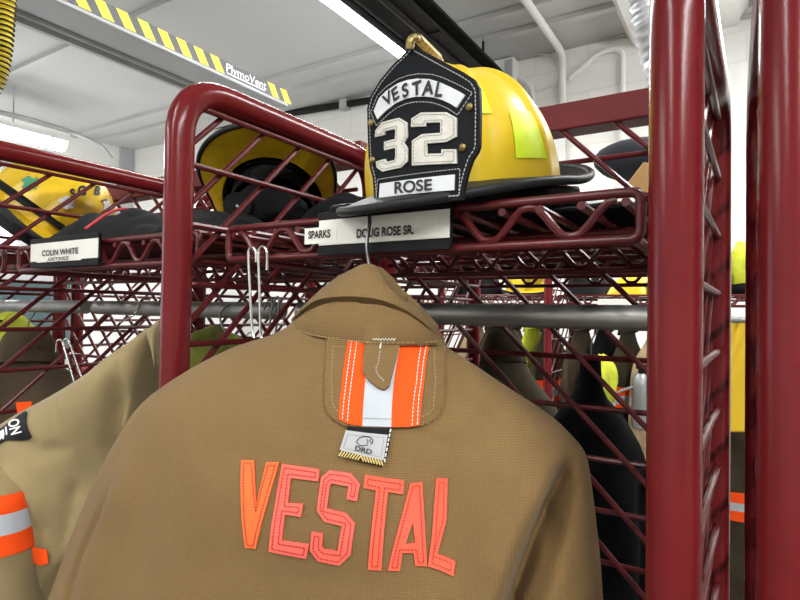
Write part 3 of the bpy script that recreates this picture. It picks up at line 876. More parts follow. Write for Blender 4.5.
# ---- the hero coat
AL = math.radians(17.4)
JO = V((-.355, .478, 0))
ju = V((math.cos(AL), math.sin(AL), 0)); jn = V((math.sin(AL), -math.cos(AL), 0))
def j2(px, py, v=0.):
    p = on_plane(px, py, JO+jn*v, jn)-JO
    return (p.dot(ju), p.z)
COAT = thing('turnout_coat', 'tan firefighter coat lettered VESTAL hanging in front of the lockers', 'coat', (JO.x, JO.y, 0), AL)
lpx = [(318,300),(300,316),(290,327),(276,334),(240,346),(200,366),(157,396),(135,426),(120,452),(98,500),(76,555),(60,602),(45,660),(30,740)]
rpx = [(408,304),(428,322),(438,338),(447,347),(472,363),(500,382),(550,415),(578,442),(586,455),(591,480),(596,520),(600,557),(603,600),(606,660),(608,740)]
Lt = sorted([(j2(*p)[1], j2(*p)[0]) for p in lpx]); Rt = sorted([(j2(*p)[1], j2(*p)[0]) for p in rpx])
Lt = [(.75, Lt[0][1])]+Lt; Rt = [(.75, Rt[0][1])]+Rt
wn = j2(366, 300)[1]
Dt = [(.75, .105), (1.20, .115), (1.33, .115), (1.42, .106), (1.46, .094), (1.50, .072), (1.53, .052), (1.56, .034), (1.60, .016)]
vs_ = lambda *pts: [j2(px, py, .07) for px, py in pts]
folds = [
    crease(vs_((584,458),(566,482),(548,515),(528,560),(512,602),(500,660)), .046, .0078, 1, 0),
    crease(vs_((592,474),(578,496),(560,528),(540,570),(526,610),(514,660)), .020, .012),
    crease(vs_((560,462),(540,490),(522,520),(504,560),(490,602),(478,660)), -.010, .013),
    crease(vs_((592,474),(572,500),(556,530),(546,560)), .012, .008, end=1),
    crease(vs_((540,440),(520,475),(500,520),(480,580),(470,640)), -.014, .030),
    crease(vs_((128,470),(108,515),(92,545),(80,580),(74,620)), .007, .006),
    crease(vs_((150,450),(128,500),(110,560),(98,640)), -.008, .022),
    crease(vs_((455,410),(440,450),(452,520),(470,600)), .010, .030),
    crease(vs_((470,375),(450,395),(437,430)), .005, .012, end=1),
    crease(vs_((520,400),(490,425),(470,470)), .005, .014, end=1),
    crease(vs_((250,440),(215,500),(200,600)), -.007, .045),
    crease(vs_((330,520),(330,600),(330,680)), .007, .06),
]
G = Garment(Lt, Rt, Dt, front=.022, p=2.6, folds=folds, nz=.0030, nsc=6.)
rg = G.rings(.78, j2(366, 296)[1], 250, 230, 20)
# split sleeves from the body along the armhole creases
cl = [j2(px, py, .05) for px, py in ((157,396),(128,470),(108,515),(92,545),(80,580),(74,620),(60,740))]
cr_ = [j2(px, py, .05) for px, py in ((590,448),(584,458),(566,482),(548,515),(528,560),(512,602),(500,660),(490,760))]
clt = sorted((w, u) for u, w in cl); crt = sorted((w, u) for u, w in cr_)
n_ = len(rg[0]); allv = [p for r in rg for p in r]
parts = {'body': [], 'left': [], 'right': []}
for i in range(len(rg)-1):
    for j in range(n_):
        f4 = (i*n_+j, i*n_+(j+1) % n_, (i+1)*n_+(j+1) % n_, (i+1)*n_+j)
        c = (allv[f4[0]]+allv[f4[2]])/2
        k = 'body'
        if c.z < clt[-1][0] and c.x < lerp_tab(clt, c.z): k = 'left'
        elif c.z < crt[-1][0] and c.x > lerp_tab(crt, c.z): k = 'right'
        parts[k].append(f4)
parts['body'].append(tuple(reversed(range(n_)))); parts['body'].append(tuple(range((len(rg)-1)*n_, len(rg)*n_)))
for k, nm in (('body', 'coat_body'), ('left', 'sleeve'), ('right', 'sleeve')):
    used = sorted({i for f in parts[k] for i in f}); mp = {i: a for a, i in enumerate(used)}
    b = MB(); b.add([allv[i] for i in used], [tuple(mp[i] for i in f) for f in parts[k]])
    o = b.build(nm, KHAKI, COAT, smooth=True, fix=False, angle=180); soft(o, allv, parts, used)
gp = G.pt
def jp(px, py):                   # pixel -> (u, w) on the coat's back
    v = .08
    for _ in range(8):
        u, w = j2(px, py, v); v = G.v(u, w)
    return j2(px, py, v)
def jpl(pts): return [jp(*p) for p in pts]
# collar: stand and turned-down leaf, both thick shells around the neck
def shell(mb, left, right, top, bottom, out, th=.004, nu=40, nw=14, wrap=.03):
    pass
def coat_patch(nm, pts, m, off, th=.0015, holes=(), parent=None, maxe=.012):
    b = MB(); patch(b, jpl(pts), gp, off, th, maxe, [jpl(h) for h in holes]); return b.build(nm, m, parent or COAT, angle=35)
# neck forms: heights vs depth so the collar stands proud of the shoulders
def collar_piece(nm, rows, off, m, close_front=True):
    """rows: list of lists of pixels (left..right), top row first; lies at v given per row"""
    rings = []
    for row, v in rows:
        pts = []
        n = 33
        for i in range(n):
            x = i/(n-1)*(len(row)-1); a = int(min(x, len(row)-2)); fx = x-a
            # catmull in pixel space for a smooth hem
            p0 = row[max(a-1, 0)]; p1 = row[a]; p2 = row[a+1]; p3 = row[min(a+2, len(row)-1)]
            px = .5*(2*p1[0]+(p2[0]-p0[0])*fx+(2*p0[0]-5*p1[0]+4*p2[0]-p3[0])*fx*fx+(3*p1[0]-p0[0]-3*p2[0]+p3[0])*fx**3)
            py = .5*(2*p1[1]+(p2[1]-p0[1])*fx+(2*p0[1]-5*p1[1]+4*p2[1]-p3[1])*fx*fx+(3*p1[1]-p0[1]-3*p2[1]+p3[1])*fx**3)
            q = 2*i/(n-1)-1
            vv = off+v*math.sqrt(max(0, 1-abs(q)**2.6))+.0015*noise.noise(V((px*.07, py*.07, 3)))
            u, w = j2(px, py, vv); pts.append(V((u, -vv, w)))
        front = [V((p.x, max(.012, -p.y*.25+.01) if 0 < i < n-1 else p.y+.004, p.z)) for i, p in enumerate(pts)]
        rings.append(pts+list(reversed(front)))
    return MB().loft(rings).build(nm, m, COAT, angle=60)
collar_piece('collar_stand', [
    ([(297,314),(322,297),(366,291),(402,301),(430,326)], .043),
    ([(293,320),(322,302),(366,300),(405,308),(433,332)], .048),
    ([(290,324),(320,316),(366,318),(405,322),(436,336)], .053),
    ([(290,327),(314,333),(362,340),(400,342),(440,341)], .062),
    ([(291,331),(314,337),(362,344),(400,346),(440,345)], .059)], .002, KHAKI2)
collar_piece('collar_leaf', [
    ([(352,270),(358,266),(366,263.5),(374,265),(380,270)], .010),
    ([(338,276),(350,271),(366,268),(379,272),(388,280)], .022),
    ([(322,288),(342,282),(366,279),(386,285),(398,296)], .035),
    ([(305,304),(330,293),(366,290),(398,298),(418,317)], .048),
    ([(291,319),(320,299),(368,297.5),(404,309),(434,331)], .052),
    ([(291,321),(320,301.5),(368,300),(404,311.5),(434,333)], .049)], .004, KHAKI2)
b = MB(); 
strip(b, [j2(px, py, .066) for px, py in ((296,330),(314,335),(340,339),(362,341.5),(385,343),(412,343.5),(436,343))], lambda u, w, o: V((u, -.066*math.sqrt(max(.05, 1-((u-.01)/.098)**2))-o-.004, w)), .0006, .0012, .004, closed=False)
b.build('collar_stitching', STK, COAT)
# drag-strap flap
flap = [(328,340),(326,370),(325.5,402),(328,413),(337,422),(345,426),(362,428),(400,428.5),(422,426),(434,420),(441,410),(443,380),(443,345),(400,344),(360,342)]
FL = coat_patch('flap', flap, KHAKI2, .0035, .003)
b = MB(); strip(b, inset(jpl(flap), .007), gp, .0042, .0008, .0030); b.build('flap_stitching', STK, COAT)
coat_patch('orange_band', [(349.5,340),(344,375),(340,420.5),(350,425),(363.5,427),(366,385),(367,341.5)], ORANGE, .0052)
coat_patch('silver_band', [(366.5,342),(365,390),(363.5,427),(391.5,427.8),(394,385),(400,343)], SILVER, .0050)
coat_patch('orange_band', [(400,344.5),(394.5,380),(391.5,427.8),(408,427.5),(419,425.2),(423,390),(428,345.5)], ORANGE, .0052)
coat_patch('strap_tab', [(366.5,341),(364.5,360),(364,376),(370,384),(378,391),(385,393.5),(389.5,390),(393,376),(397,360),(399.5,344)], KHAKI2, .0095, .004)
b = MB()
for ln in (((353,342),(348,380),(344,421)), ((358,342),(353,380),(349,423)), ((420,346),(416,385),(411.5,426.5)), ((425,346),(420.5,385),(416.5,425.5))):
    b = MB(); strip(b, jpl(ln), gp, .0058, .0006, .0030, closed=False); b.build('trim_stitching', STW, COAT)
b = MB(); strip(b, jpl(((381,347),(380.2,354))), gp, .0102, .0012, closed=False); b.build('loop_thread', STW, COAT)
b = MB(); strip(b, jpl(((380.5,356),(379,368),(376.5,374),(379,380),(385,386))), gp, .0101, .0010, .003, closed=False); b.build('tab_stitching', STG, COAT); b = MB(); strip(b, jpl(((364.5,419.5),(391.5,420.2))), gp, .0055, .0005, closed=False); b.build('band_stitching', STG, COAT)
# bar-tack at the collar seam
b = MB()
for i in range(14): strip(b, [j2(374+i*1.6, 338+(i % 2)*2.2, .068), j2(375.6+i*1.6, 338+((i+1) % 2)*2.2, .068)], lambda u, w, o: V((u, -.0715, w)), 0, .0008, closed=False)
b.build('bar_tack', STW, COAT)
# DRD tag
coat_patch('tag_strap', [(349,425),(345,440),(344,452),(365,462),(383,466),(388,455),(392.5,427)], BLK, .0035, .002)
b = MB(); strip(b, jpl(((391,429),(387.5,447),(384.5,463))), gp, .0040, .0011, .0040, closed=False); b.build('tag_strap_stitching', STW, COAT)
TG = coat_patch('tag', [(347.5,431),(341.5,450),(384,460),(388,435.5),(366,433.5)], TAGSIL, .0056, .0016)
coat_patch('tag_border', [(341.5,450),(340.8,454.5),(383.2,466),(384.2,460)], BLK, .0052, .0016)
b = MB()
for i in range(16):
    x = (i+.5)/16; s = .035 if x < .5 else -.035
    A_ = lambda k, y: (341.3+(384-341.3)*k-.5*y, 450.4+(460-450.4)*k+5.0*y)
    strip(b, jpl((A_(min(1, max(0, x+s)), .0), A_(min(1, max(0, x-s)), 1.0))), gp, .0062, .0011, closed=False)
b.build('tag_gold_stripes', GOLDT, COAT)
b = MB()
tx = lambda x, y: (356.6+x*16.2+.9*y, 450.2+x*4.2-4.6*y)
text(b, 'DRD', lambda x, y: gp(*jp(*tx(x, y)), .0066), .02)
em = []
for i in range(19):
    a = -2.6+i*5.0/18; em.append((365.5+7.4*math.cos(a)*1.0, 441+3.9*math.sin(a)-.3*math.cos(a)))
strip(b, jpl([(369,445.5),(361,446),(358,442),(361,438.5),(366,437),(371,438),(374,440.5),(373.5,443.5),(371.5,445)]), gp, .0064, .0006, closed=False)
strip(b, jpl([(368,440),(369.5,442),(368,444.5)]), gp, .0064, .0006, closed=False); strip(b, jpl([(371,440),(371.5,442.5),(373,443)]), gp, .0064, .0006, closed=False)
b.build('tag_lettering', INK, COAT, smooth=False)
b = MB(); strip(b, jpl([(349.5,435),(345.5,448),(381.5,457),(384.5,438)]), gp, .0062, .0004); b.build('tag_outline', STG, COAT)
# VESTAL letters
def cpx(pts, ox, oy, s): return [(ox+a/s, oy+c/s) for a, c in pts]
LET = [
 ('V', cpx([(61,50),(124,52),(136,272),(186,60),(250,60),(133,488),(80,484)], 230, 450, 5), VORANGE, []),
 ('E', cpx([(265,68),(450,95),(445,155),(308,138),(294,262),(370,268),(358,332),(278,320),(264,450),(398,470),(384,538),(198,503)], 230, 450, 5), CORAL, []),
 ('S', cpx([(487,110),(520,80),(605,92),(642,135),(630,203),(588,195),(596,145),(530,132),(522,140),(510,232),(585,250),(622,292),(605,415),(560,458),(475,440),(443,398),(450,325),(495,332),(490,385),(500,395),(553,402),(570,302),(500,285),(470,240)], 200, 450, 4), CORAL, []),
 ('T', cpx([(76,72),(270,100),(265,170),(190,158),(158,548),(92,542),(132,150),(70,138)], 350, 460, 5), CORAL2, []),
 ('A', cpx([(300,115),(360,110),(384,528),(325,524),(318,462),(262,460),(250,550),(190,548)], 350, 460, 5), CORAL2, [cpx([(312,308),(325,410),(275,420)], 350, 460, 5)]),
 ('L', cpx([(430,90),(490,92),(484,300),(436,466),(530,505),(520,578),(388,528),(408,380)], 350, 460, 5), CORAL2, [])]
for ch, pts, m_, hl in LET:
    o = coat_patch('letter', pts, m_, .0022, .002, hl)
    b = MB(); strip(b, inset(jpl(pts), .0026 if ch in 'AV' else .0030), gp, .0027, .0009, .0026); b.build('stitching', STITCHR, o)
# hanger
hk = on_y(371, 214, SY-.014)
HG = thing('coat_hanger', 'grey wire hanger hook over the shelf front holding the tan coat', 'hanger', (hk.x, SY-.014, 1.60))
o = V(HG.location)
nb = V((on_y(367.5, 268, JO.y).x, JO.y+.004, on_y(367.5, 268, JO.y).z))
pts = [on_y(388, 208, SY+.006)-o, V((hk.x+.006, SY, SZ+.012))-o, V((hk.x+.001, SY-.017, SZ+.004))-o, on_y(369.5, 224, SY-.022)-o, on_y(367, 245, SY-.028)-o, nb-o, nb-o-V((0,0,.02))]
MB().tube(smooth_path(pts), .0021, 8).build('hook', HOOKM, HG)
sh = [nb-o-V((0,0,.02)), nb-o+ju*.07-V((0,0,.11)), nb-o+ju*.14-V((0,0,.18)), nb-o-ju*.14-V((0,0,.18)), nb-o-ju*.07-V((0,0,.11))]
MB().tube(fillet(sh, .03, 5, True), .0021, 8, closed=True).build('shoulder_wire', HOOKM, HG)

# ---- olive coat on the left
r0 = V((math.cos(TH), math.sin(TH), 0)); n0 = V((math.sin(TH), -math.cos(TH), 0))
OO = V((-.872, .498, 0))
def o2(px, py, v=0.):
    p = on_plane(px, py, OO+n0*v, n0)-OO; return (p.dot(r0), p.z)
OC = thing('turnout_coat', 'faded olive firefighter coat with a dark shoulder patch, hanging left of the near post', 'coat', (OO.x, OO.y, 0), TH)
lpx = [(147,331),(138,340),(118,355),(100,369),(58,394),(26,411),(-2,431),(-8,452),(-2,480),(2,540),(4,602),(6,740)]
rpx = [(158,323),(159,340),(159,360),(158,400),(158,450),(159,520),(160,602),(160,740)]
Lt = [(.8, o2(6,740)[0])]+sorted([(o2(*p)[1], o2(*p)[0]) for p in lpx]); Rt = [(.8, o2(160,740)[0])]+sorted([(o2(*p)[1], o2(*p)[0]) for p in rpx])
wt = o2(152, 328)[1]
Dt = [(.8, .10), (1.2, .11), (1.34, .105), (1.42, .09), (1.47, .07), (wt-.01, .03), (wt, .012)]
vo = lambda *pts: [o2(px, py, .06) for px, py in pts]
folds = [
         crease(vo((62,396),(68,430),(74,452)), .003, .004, end=1),
         crease(vo((118,352),(122,400),(116,440),(124,480)), .014, .010, end=1),
         crease(vo((140,350),(134,400),(120,445)), -.012, .012, end=1),
         crease(vo((14,458),(40,470),(60,490),(66,515)), -.010, .014, end=1),
         crease(vo((90,470),(85,500),(80,540)), .008, .010, end=1),
         crease(vo((28,430),(60,445),(90,440)), .006, .012, end=1),
         crease(vo((100,540),(75,565),(60,600)), .012, .010),
         crease(vo((0,585),(20,590),(40,600)), -.010, .012, end=1)]
G2_ = Garment(Lt, Rt, Dt, front=.05, p=2.2, folds=folds, nz=.008, nsc=10., seed=4)
rg = G2_.rings(.82, wt, 150, 130, 18)
n_ = len(rg[0]); allv = [p for r in rg for p in r]
b = MB().loft(rg); b.build('coat_body', OLIVE, OC, angle=180)
def sleeve_ring(py, off=0., tilt=0.):
    re = cr_tab([(428,8),(446,17),(455,20),(466,23),(478,25),(490,26.5),(508,27),(528,28),(546,30),(570,33),(600,38),(680,44),(740,46)], py)
    le = cr_tab([(428,-10),(446,-40),(466,-56),(500,-66),(600,-74),(740,-80)], py)
    SV = cr_tab([(428,.030),(446,.070),(466,.100),(490,.118),(740,.118)], py)
    rg_ = []
    dp = cr_tab([(428,.012),(446,.026),(466,.042),(500,.052),(740,.055)], py)
    for i in range(48):
        a = 2*PI*i/48; q = math.cos(a)
        u0, w0 = o2(le, py, SV); u1, w1 = o2(re, py+tilt, SV)
        k = (q+1)/2; wob = .0035*noise.noise(V((q*2.2, math.sin(a)*2, py*.035)))
        rr = 1+(off+wob)/.05
        rg_.append(V(((u0+u1)/2+(u1-u0)/2*q*(1+off/.06), -SV-dp*math.sin(a)*rr, w0*(1-k)+w1*k)))
    return rg_
MB().loft([sleeve_ring(428+i*6, 0, 5) for i in range(49)]).build('sleeve', OLIVE, OC, angle=60)
for p0_, p1_, m_, nm in ((482, 500, ORANGE, 'orange_band'), (500, 520, SILVER, 'silver_band'), (520, 540, ORANGE, 'orange_band')):
    MB().loft([sleeve_ring(p0_+(p1_-p0_)*i/4, .0022, 7) for i in range(5)], cap=False).build(nm, m_, OC, angle=60)
def op(px, py):
    v = .06
    for _ in range(12): u, w = o2(px, py, v); v = v*.4+.6*G2_.vb(u, w)
    return o2(px, py, v)
gq = G2_.pt
def oc_patch(nm, pts, m, off, th=.0015):
    b = MB(); patch(b, [op(*p) for p in pts], gq, off, th, .012); return b.build(nm, m, OC, angle=35)
oc_patch('shoulder_patch', [(-6,449),(8,440),(20,440.5),(31,438.5),(33.5,436),(28,413.5),(26,413),(14,422),(-3,434)], BLK, .004)
b = MB()
def onf(x, y):      # lettering turned along the patch
    o_ = V((11.0, 423.0)); ex = V((3.0, 10.6)); ey = V((10.8, -3.4))
    q = o_+ex*x*1.2+ey*y*1.0; return gq(*op(q.x, q.y), .0052)
text(b, 'ON', onf, .02)
strip(b, [op(9.0, 428.5), op(10.5, 435.5)], gq, .0052, .002, closed=False)
patch(b, [op(*p) for p in ((0,435),(5,432),(7,430.5),(8,435),(7.5,440),(5,438.5),(4,441),(1,440),(1,442),(-4,443),(-3,437))], gq, .0052, .001)
b.build('patch_lettering', WINK, OC, smooth=False)
for ln in (((57,397),(62,420),(71,449)), ((71,449),(95,442),(112,434)), ((118,360),(121,400),(119,437)), ((110,480),(85,510),(78,535),(52,550))):
    b = MB(); strip(b, [op(*p) for p in ln], gq, .0006, .0012, .005, closed=False); b.build('seam_stitching', STK, OC)
# collar of the olive coat
def o3(px, py, v):
    u, w = o2(px, py, v); return V((u, -v, w))
rows = []
for left, right, v in (((158,320),(160,322),.012), ((146,331),(159,330),.03), ((147,338),(159,352),.045), ((150,345),(159,392),.055)):
    pts = []
    for i in range(13):
        k = i/12; pts.append(o3(left[0]+(right[0]-left[0])*k, left[1]+(right[1]-left[1])*k, v*math.sin(.5+k*2.1)+.01))
    rows.append(pts+[p+V((0, .012, 0)) for p in reversed(pts)])
MB().loft(rows).build('collar', OLIVE, OC, angle=60)
tg_ = oc_patch('lower_trim', [(33,545),(48,549),(50,562),(42,564),(34,560)], ORANGE, .004)

def wire_hanger(name, label, top, drop, over, rz, cat='hanger', gap=.0, r=.0016, m=WIRE, shoulders=True):
    """hook over a rod with shoulders below"""
    t = thing(name, label, cat, top, rz, 'wire hangers')
    hookp = [(over*2, 0, -.012), (over*2, 0, 0), (over*1.7, 0, over*.8), (over, 0, over*1.15), (over*.2, 0, over*.7), (0, 0, 0), (0, 0, -drop)]
    MB().tube(smooth_path(hookp), r, 8).build('hook', m, t)
    if shoulders:
        s = [(0, 0, -drop), (.17, 0, -drop-.10), (-.17, 0, -drop-.10)]
        MB().tube(fillet(s, .02, 5, True), r, 8, closed=True).build('shoulder_wire', m, t)
    return t
# hook of the olive coat on its rod
rp = on_x(140, 305, -.9)
hx = on_y(146, 308, ROD_Y)
t = thing('coat_hanger', 'bright wire hook over the rod above the olive coat', 'hanger', (hx.x, ROD_Y, ROD_Z), 0, 'wire hangers')
pp = [V((0, .016, -.008)), V((0, .0175, .003)), V((0, .012, .0145)), V((0, 0, .0185)), V((0, -.012, .0145)), V((0, -.019, -.004)), V((.0, -.03, -.016)), V((.035, -.075, -.026))]
MB().tube(smooth_path(pp), .002, 8).build('hook', WIRE, t)
# bare wire hangers hanging from the shelf edge
def bent_pair(pts_a, pts_b, y, name, label, m, r=.0018, ends=()):
    o = on_y(*pts_a[0], y)
    t = thing(name, label, 'hanger', o, 0, 'bare wire hangers')
    for pts in (pts_a, pts_b):
        MB().tube(smooth_path([on_y(px, py, y)-o+V((0, dy, 0)) for px, py, dy in [(p[0], p[1], (p[2] if len(p) > 2 else 0)) for p in pts]]), r, 8).build('hook', m, t)
    return t
def pp2(pts): return [(p[0], p[1]) for p in pts]
def bare_hanger(y, a, name, label, m, r=.0018):
    o = on_y(a[0][0][0], a[0][0][1], y)
    t = thing(name, label, 'hanger', o, 0, 'bare wire hangers')
    for pts in a:
        MB().tube(smooth_path([on_y(p[0], p[1], y)-o for p in pts]), r, 8).build('wire', m, t)
    return t
bare_hanger(SY-.012, [[(256,262),(256,252),(253,247.5),(249.5,249),(248.5,258),(250,290),(252,326),(254,338)], [(267,270),(267,252),(263,246.5),(259.5,249),(258.5,258),(259.5,290),(260.5,330),(262,340)]], 'wire_hanger', 'bright double wire hook hanging over the shelf front left of the coat', WIRE)
bare_hanger(.66, [[(264,310),(269,299),(272,299),(271,315),(268,336)], [(272,310),(276,298),(279,299),(278,315),(275,336)]], 'wire_hanger', 'small wire hooks on the rod just left of the coat collar', HOOKM)
bare_hanger(.62, [[(56,352),(57,342),(60,340),(63,344),(75,385)], [(64,350),(64,341),(67,339),(70,344),(84,384)]], 'wire_hanger', 'bright double wire hanger in front of the brown coat at the left', WIRE)
bare_hanger(.66, [[(229,305),(224,309),(220,316),(222,326),(226,333),(227,352)]], 'wire_hanger', 'thin wire hook above the dull lime hood', HOOKM)

def simple_coat(name, label, cat, loc, rz, wd, hgt, m, seed=0, band=None, dp=.09, collar=True, group=None, hood=None, peak=False):
    """coat on a hanger: loc is the neck point"""
    t = thing(name, label, cat, loc, rz, group)
    pk = .35 if peak else 1.
    L_ = [(-hgt, -wd*.62), (-hgt*.6, -wd*.60), (-.26, -wd*.56), (-.15, -wd*.48), (-.07, -wd*.28), (-.02, -.055*pk), (.05, -.040*pk)]
    R_ = [(a, -b) for a, b in L_]
    D_ = [(-hgt, dp), (-.25, dp), (-.10, dp*.75), (-.02, dp*.45), (.05, dp*.3)]
    f = [crease([(-wd*.40, -.16), (-wd*.38, -.35), (-wd*.40, -hgt)], .03, .02), crease([(wd*.40, -.16), (wd*.38, -.35), (wd*.40, -hgt)], .03, .02),
         crease([(-.03, -.1), (-.06, -.3), (-.02, -.6)], .014, .04), crease([(.09, -.12), (.06, -.3), (.1, -.7)], .012, .03)]
    g = Garment(L_, R_, D_, front=dp*.8, p=2.2, folds=f, nz=.009, nsc=9., seed=seed)
    MB().loft(g.rings(-hgt, .05, 44, 48, 14)).build('coat_body', m, t, angle=75)
    ck = min(1, .35+wd*1.6)
    if collar:
        rr = []
        for k, (w, rx, ry) in enumerate(((-.03, .075, .06), (.0, .068, .055), (.035, .055, .045), (.05, .045, .035), (.03, .035, .03))):
            rx, ry = rx*ck, ry*ck
            rr.append([V((rx*math.cos(2*PI*i/24), -ry*math.sin(2*PI*i/24)*.9, w+.012*math.sin(2*PI*i/24))) for i in range(24)])
        MB().loft(rr, cap=False).build('collar', m, t)
    if band:
        for (w0, w1, mm) in band:
            b = MB(); lo, hi = cr_tab(L_, (w0+w1)/2)*.985, cr_tab(R_, (w0+w1)/2)*.985
            rows = [[g.pt(lo+(hi-lo)*i/40, w0+(w1-w0)*k/3, .003) for i in range(41)] for k in range(4)]
            b.loft(rows, cap=False, closed=False).build('orange_band' if mm is ORANGE else 'silver_band', mm, t)
    MB().tube(smooth_path([(0, 0, .03), (0, 0, .075), (.012, 0, .10), (0, 0, .118), (-.014, 0, .108)]), .0018, 8).build('hanger_hook', HOOKM, t)
    if hood:
        MB().ball((0, -.02, .0), (.10, .075, .10), 20, fn=lambda d: 1+.12*noise.noise(d*3+V((seed, 0, 0)))).build('hood', hood, t)
    return t
# brown coat far left (in the cell behind the left grid)
p = at(28, 352, 1.50)
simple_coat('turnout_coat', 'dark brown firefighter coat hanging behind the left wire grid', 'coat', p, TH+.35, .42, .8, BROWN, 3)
b = MB()
p = at(2, 352, 1.5)
def blob(name, label, cat, c, r, m, seed=0, amp=.2, fr=2.2, rz=0, n=28):
    return tag(MB().ball((0,0,0), r, n, fn=lambda d: 1+amp*noise.noise(d*fr+V((seed, seed*.7, 0)))+amp*.4*noise.noise(d*fr*2.7+V((seed, 0, 3)))).build(name, m), label, cat), c, rz
def put(t3): o, c, rz = t3; o.location = c; o.rotation_euler = (0, 0, rz); return o
put(blob('hood', 'lime yellow hood at the far left edge behind the wire grid', 'hood', at(12, 354, 1.75), (.10, .07, .12), HIVIS, 2, .15))
put(blob('hood', 'dull lime hood beyond the grid, just right of the near post', 'hood', at(214, 352, 1.30), (.075, .06, .055), OLIVY, 5, .15))
p = at(24, 409, 1.12); q = V(p)
b = MB(); patch(b, [(-.010, -.02), (-.016, .012), (.013, .014), (.016, -.006)], lambda u, w, o_: q+r0*u+V((0,0,w))-n0*(-o_), .0, .003); tag(b.build('cloth_tag', ORANGE, smooth=False), 'small orange cloth tag behind the olive coat shoulder', 'tag')

# ---- things on the shelves
def cloth_pile(name, label, x0, x1, y0, y1, z, h, m, seed, cat='clothes', fr=7.):
    nx, ny = 40, 26; rows = []; under = []
    for i in range(ny+1):
        r1 = []; r2 = []
        for j in range(nx+1):
            a, c = j/nx, i/ny
            env = (max(0, 1-abs(2*a-1)**2.6)**.5)*(max(0, 1-abs(2*c-1)**2.6)**.5)
            x = x0+(x1-x0)*a; y = y0+(y1-y0)*c
            hh = h*env*(.72+.45*noise.noise(V((x*fr, y*fr, seed)))+.25*abs(noise.noise(V((x*fr*2.6, y*fr*2.6, seed+5)))))
            r1.append(V((x, y, z+max(.003, hh)))); r2.append(V((x, y, z)))
        rows.append(r1); under.append(r2)
    b = MB(); b.loft(rows, cap=False, closed=False)
    b.loft(under, cap=False, closed=False)
    edge_t = rows[0]+[r[-1] for r in rows[1:]]+list(reversed(rows[-1]))[1:]+[r[0] for r in reversed(rows[1:-1])]
    edge_u = under[0]+[r[-1] for r in under[1:]]+list(reversed(under[-1]))[1:]+[r[0] for r in reversed(under[1:-1])]
    b.loft([edge_t, edge_u], cap=False)
    return tag(b.build(name, m, angle=75), label, cat)
zs = SZ+.006
cloth_pile('folded_clothes', 'black clothes heaped on the shelf above the left paper name plate', -1.16, -.80, .535, .68, zs, .062, CHARC, 1, fr=9)
cloth_pile('folded_clothes', 'dark clothing bundle beside the near left post', -.80, -.668, .53, .71, zs, .055, CHARC, 4, fr=9)
cloth_pile('folded_clothes', 'black gear bundle behind the wire grid, under the tilted helmet', -.95, -.67, .72, .87, zs, .05, BLACKC, 8, fr=8)
cloth_pile('folded_clothes', 'black gear bundle left of the number shield', -.59, -.45, .62, .87, zs, .075, BLACKC, 11, fr=8)
cloth_pile('red_cloth', 'red cloth behind the black clothes at the left', -1.15, -1.0, .75, .88, zs, .10, REDC, 14)
b = MB(); b.tube(smooth_path([(-.98, .53, zs+.02), (-.975, .58, zs+.060), (-.968, .63, zs+.062), (-.96, .69, zs+.02)]), .0026, 8); tag(b.build('drawstring', REDC), 'red cord lying over the black clothes', 'cord')
# behind the hero helmet to the right (shelf of the row behind)
cloth_pile('plastic_bag', 'pale plastic bag on the rear shelf right of the yellow helmet', -.42, -.14, 1.02, 1.30, zs+.02, .14, BAGW, 21, 'bag', 5.)
cloth_pile('black_strap_bundle', 'black straps bundled at the right end of the helmet shelf', -.30, -.08, .74, .87, zs, .055, BLACKC, 24, 'straps')
cloth_pile('folded_cloth', 'folded tan cloth lying under the yellow helmet', -.40, -.18, .63, .82, zs+.012, .02, CARD, 27, 'cloth')
p = at(640, 160, 1.34)
o = put(blob('cap', 'dark navy cap on top of the pale bag by the thick right post', 'cap', p, (.10, .085, .045), mat('navy cloth', (.016, .019, .028), .8), 9, .06, 1.6, .4))
b = MB().box((-.02, -.012, -.03), (.02, .012, .03)); o = b.build('cardboard_box', CARD, smooth=False, bevel=.002); o.location = at(643, 180, 1.22); o.rotation_euler = (.3, .6, .5); tag(o, 'small brown box leaning beside the thick right post', 'box')
# row behind: coats on a rod
rod(-.613, -.066, 1.17, ROD_Z, .0148, 'steel rod of the row behind, right of the coat')
z0 = 1.55
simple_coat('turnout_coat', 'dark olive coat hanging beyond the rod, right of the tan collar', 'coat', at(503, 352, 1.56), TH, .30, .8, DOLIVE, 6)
simple_coat('black_coat', 'plain black coat hanging beyond the back grid beside the thick right post', 'coat', at(591, 380, 1.19), TH+.15, .225, .9, BLACKC, 7, collar=False, peak=True)
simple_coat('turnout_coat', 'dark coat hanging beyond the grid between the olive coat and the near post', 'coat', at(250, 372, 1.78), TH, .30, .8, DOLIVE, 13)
cloth_pile('light_block_cloth', 'dark cloth added under the yellow helmet to shade the shelf underside', -.585, -.09, .60, .86, zs-.004, .022, BLACKC, 41, fr=9)  # added cover over the deck so the shelf underside stays dark
cloth_pile('light_block_cloth', 'dark cloth added along the rear shelf to block light, behind the helmet shelf', -.59, -.09, 1.0, 1.33, zs-.004, .028, BLACKC, 43, fr=9)  # added cover that stops light falling through the rear deck
cloth_pile('light_block_cloth', 'dark cloth added along the rear shelf to block light, behind the black mask', -1.17, -.68, 1.0, 1.33, zs-.004, .05, BLACKC, 45, fr=9)  # same added light-blocking cover on the left rear deck

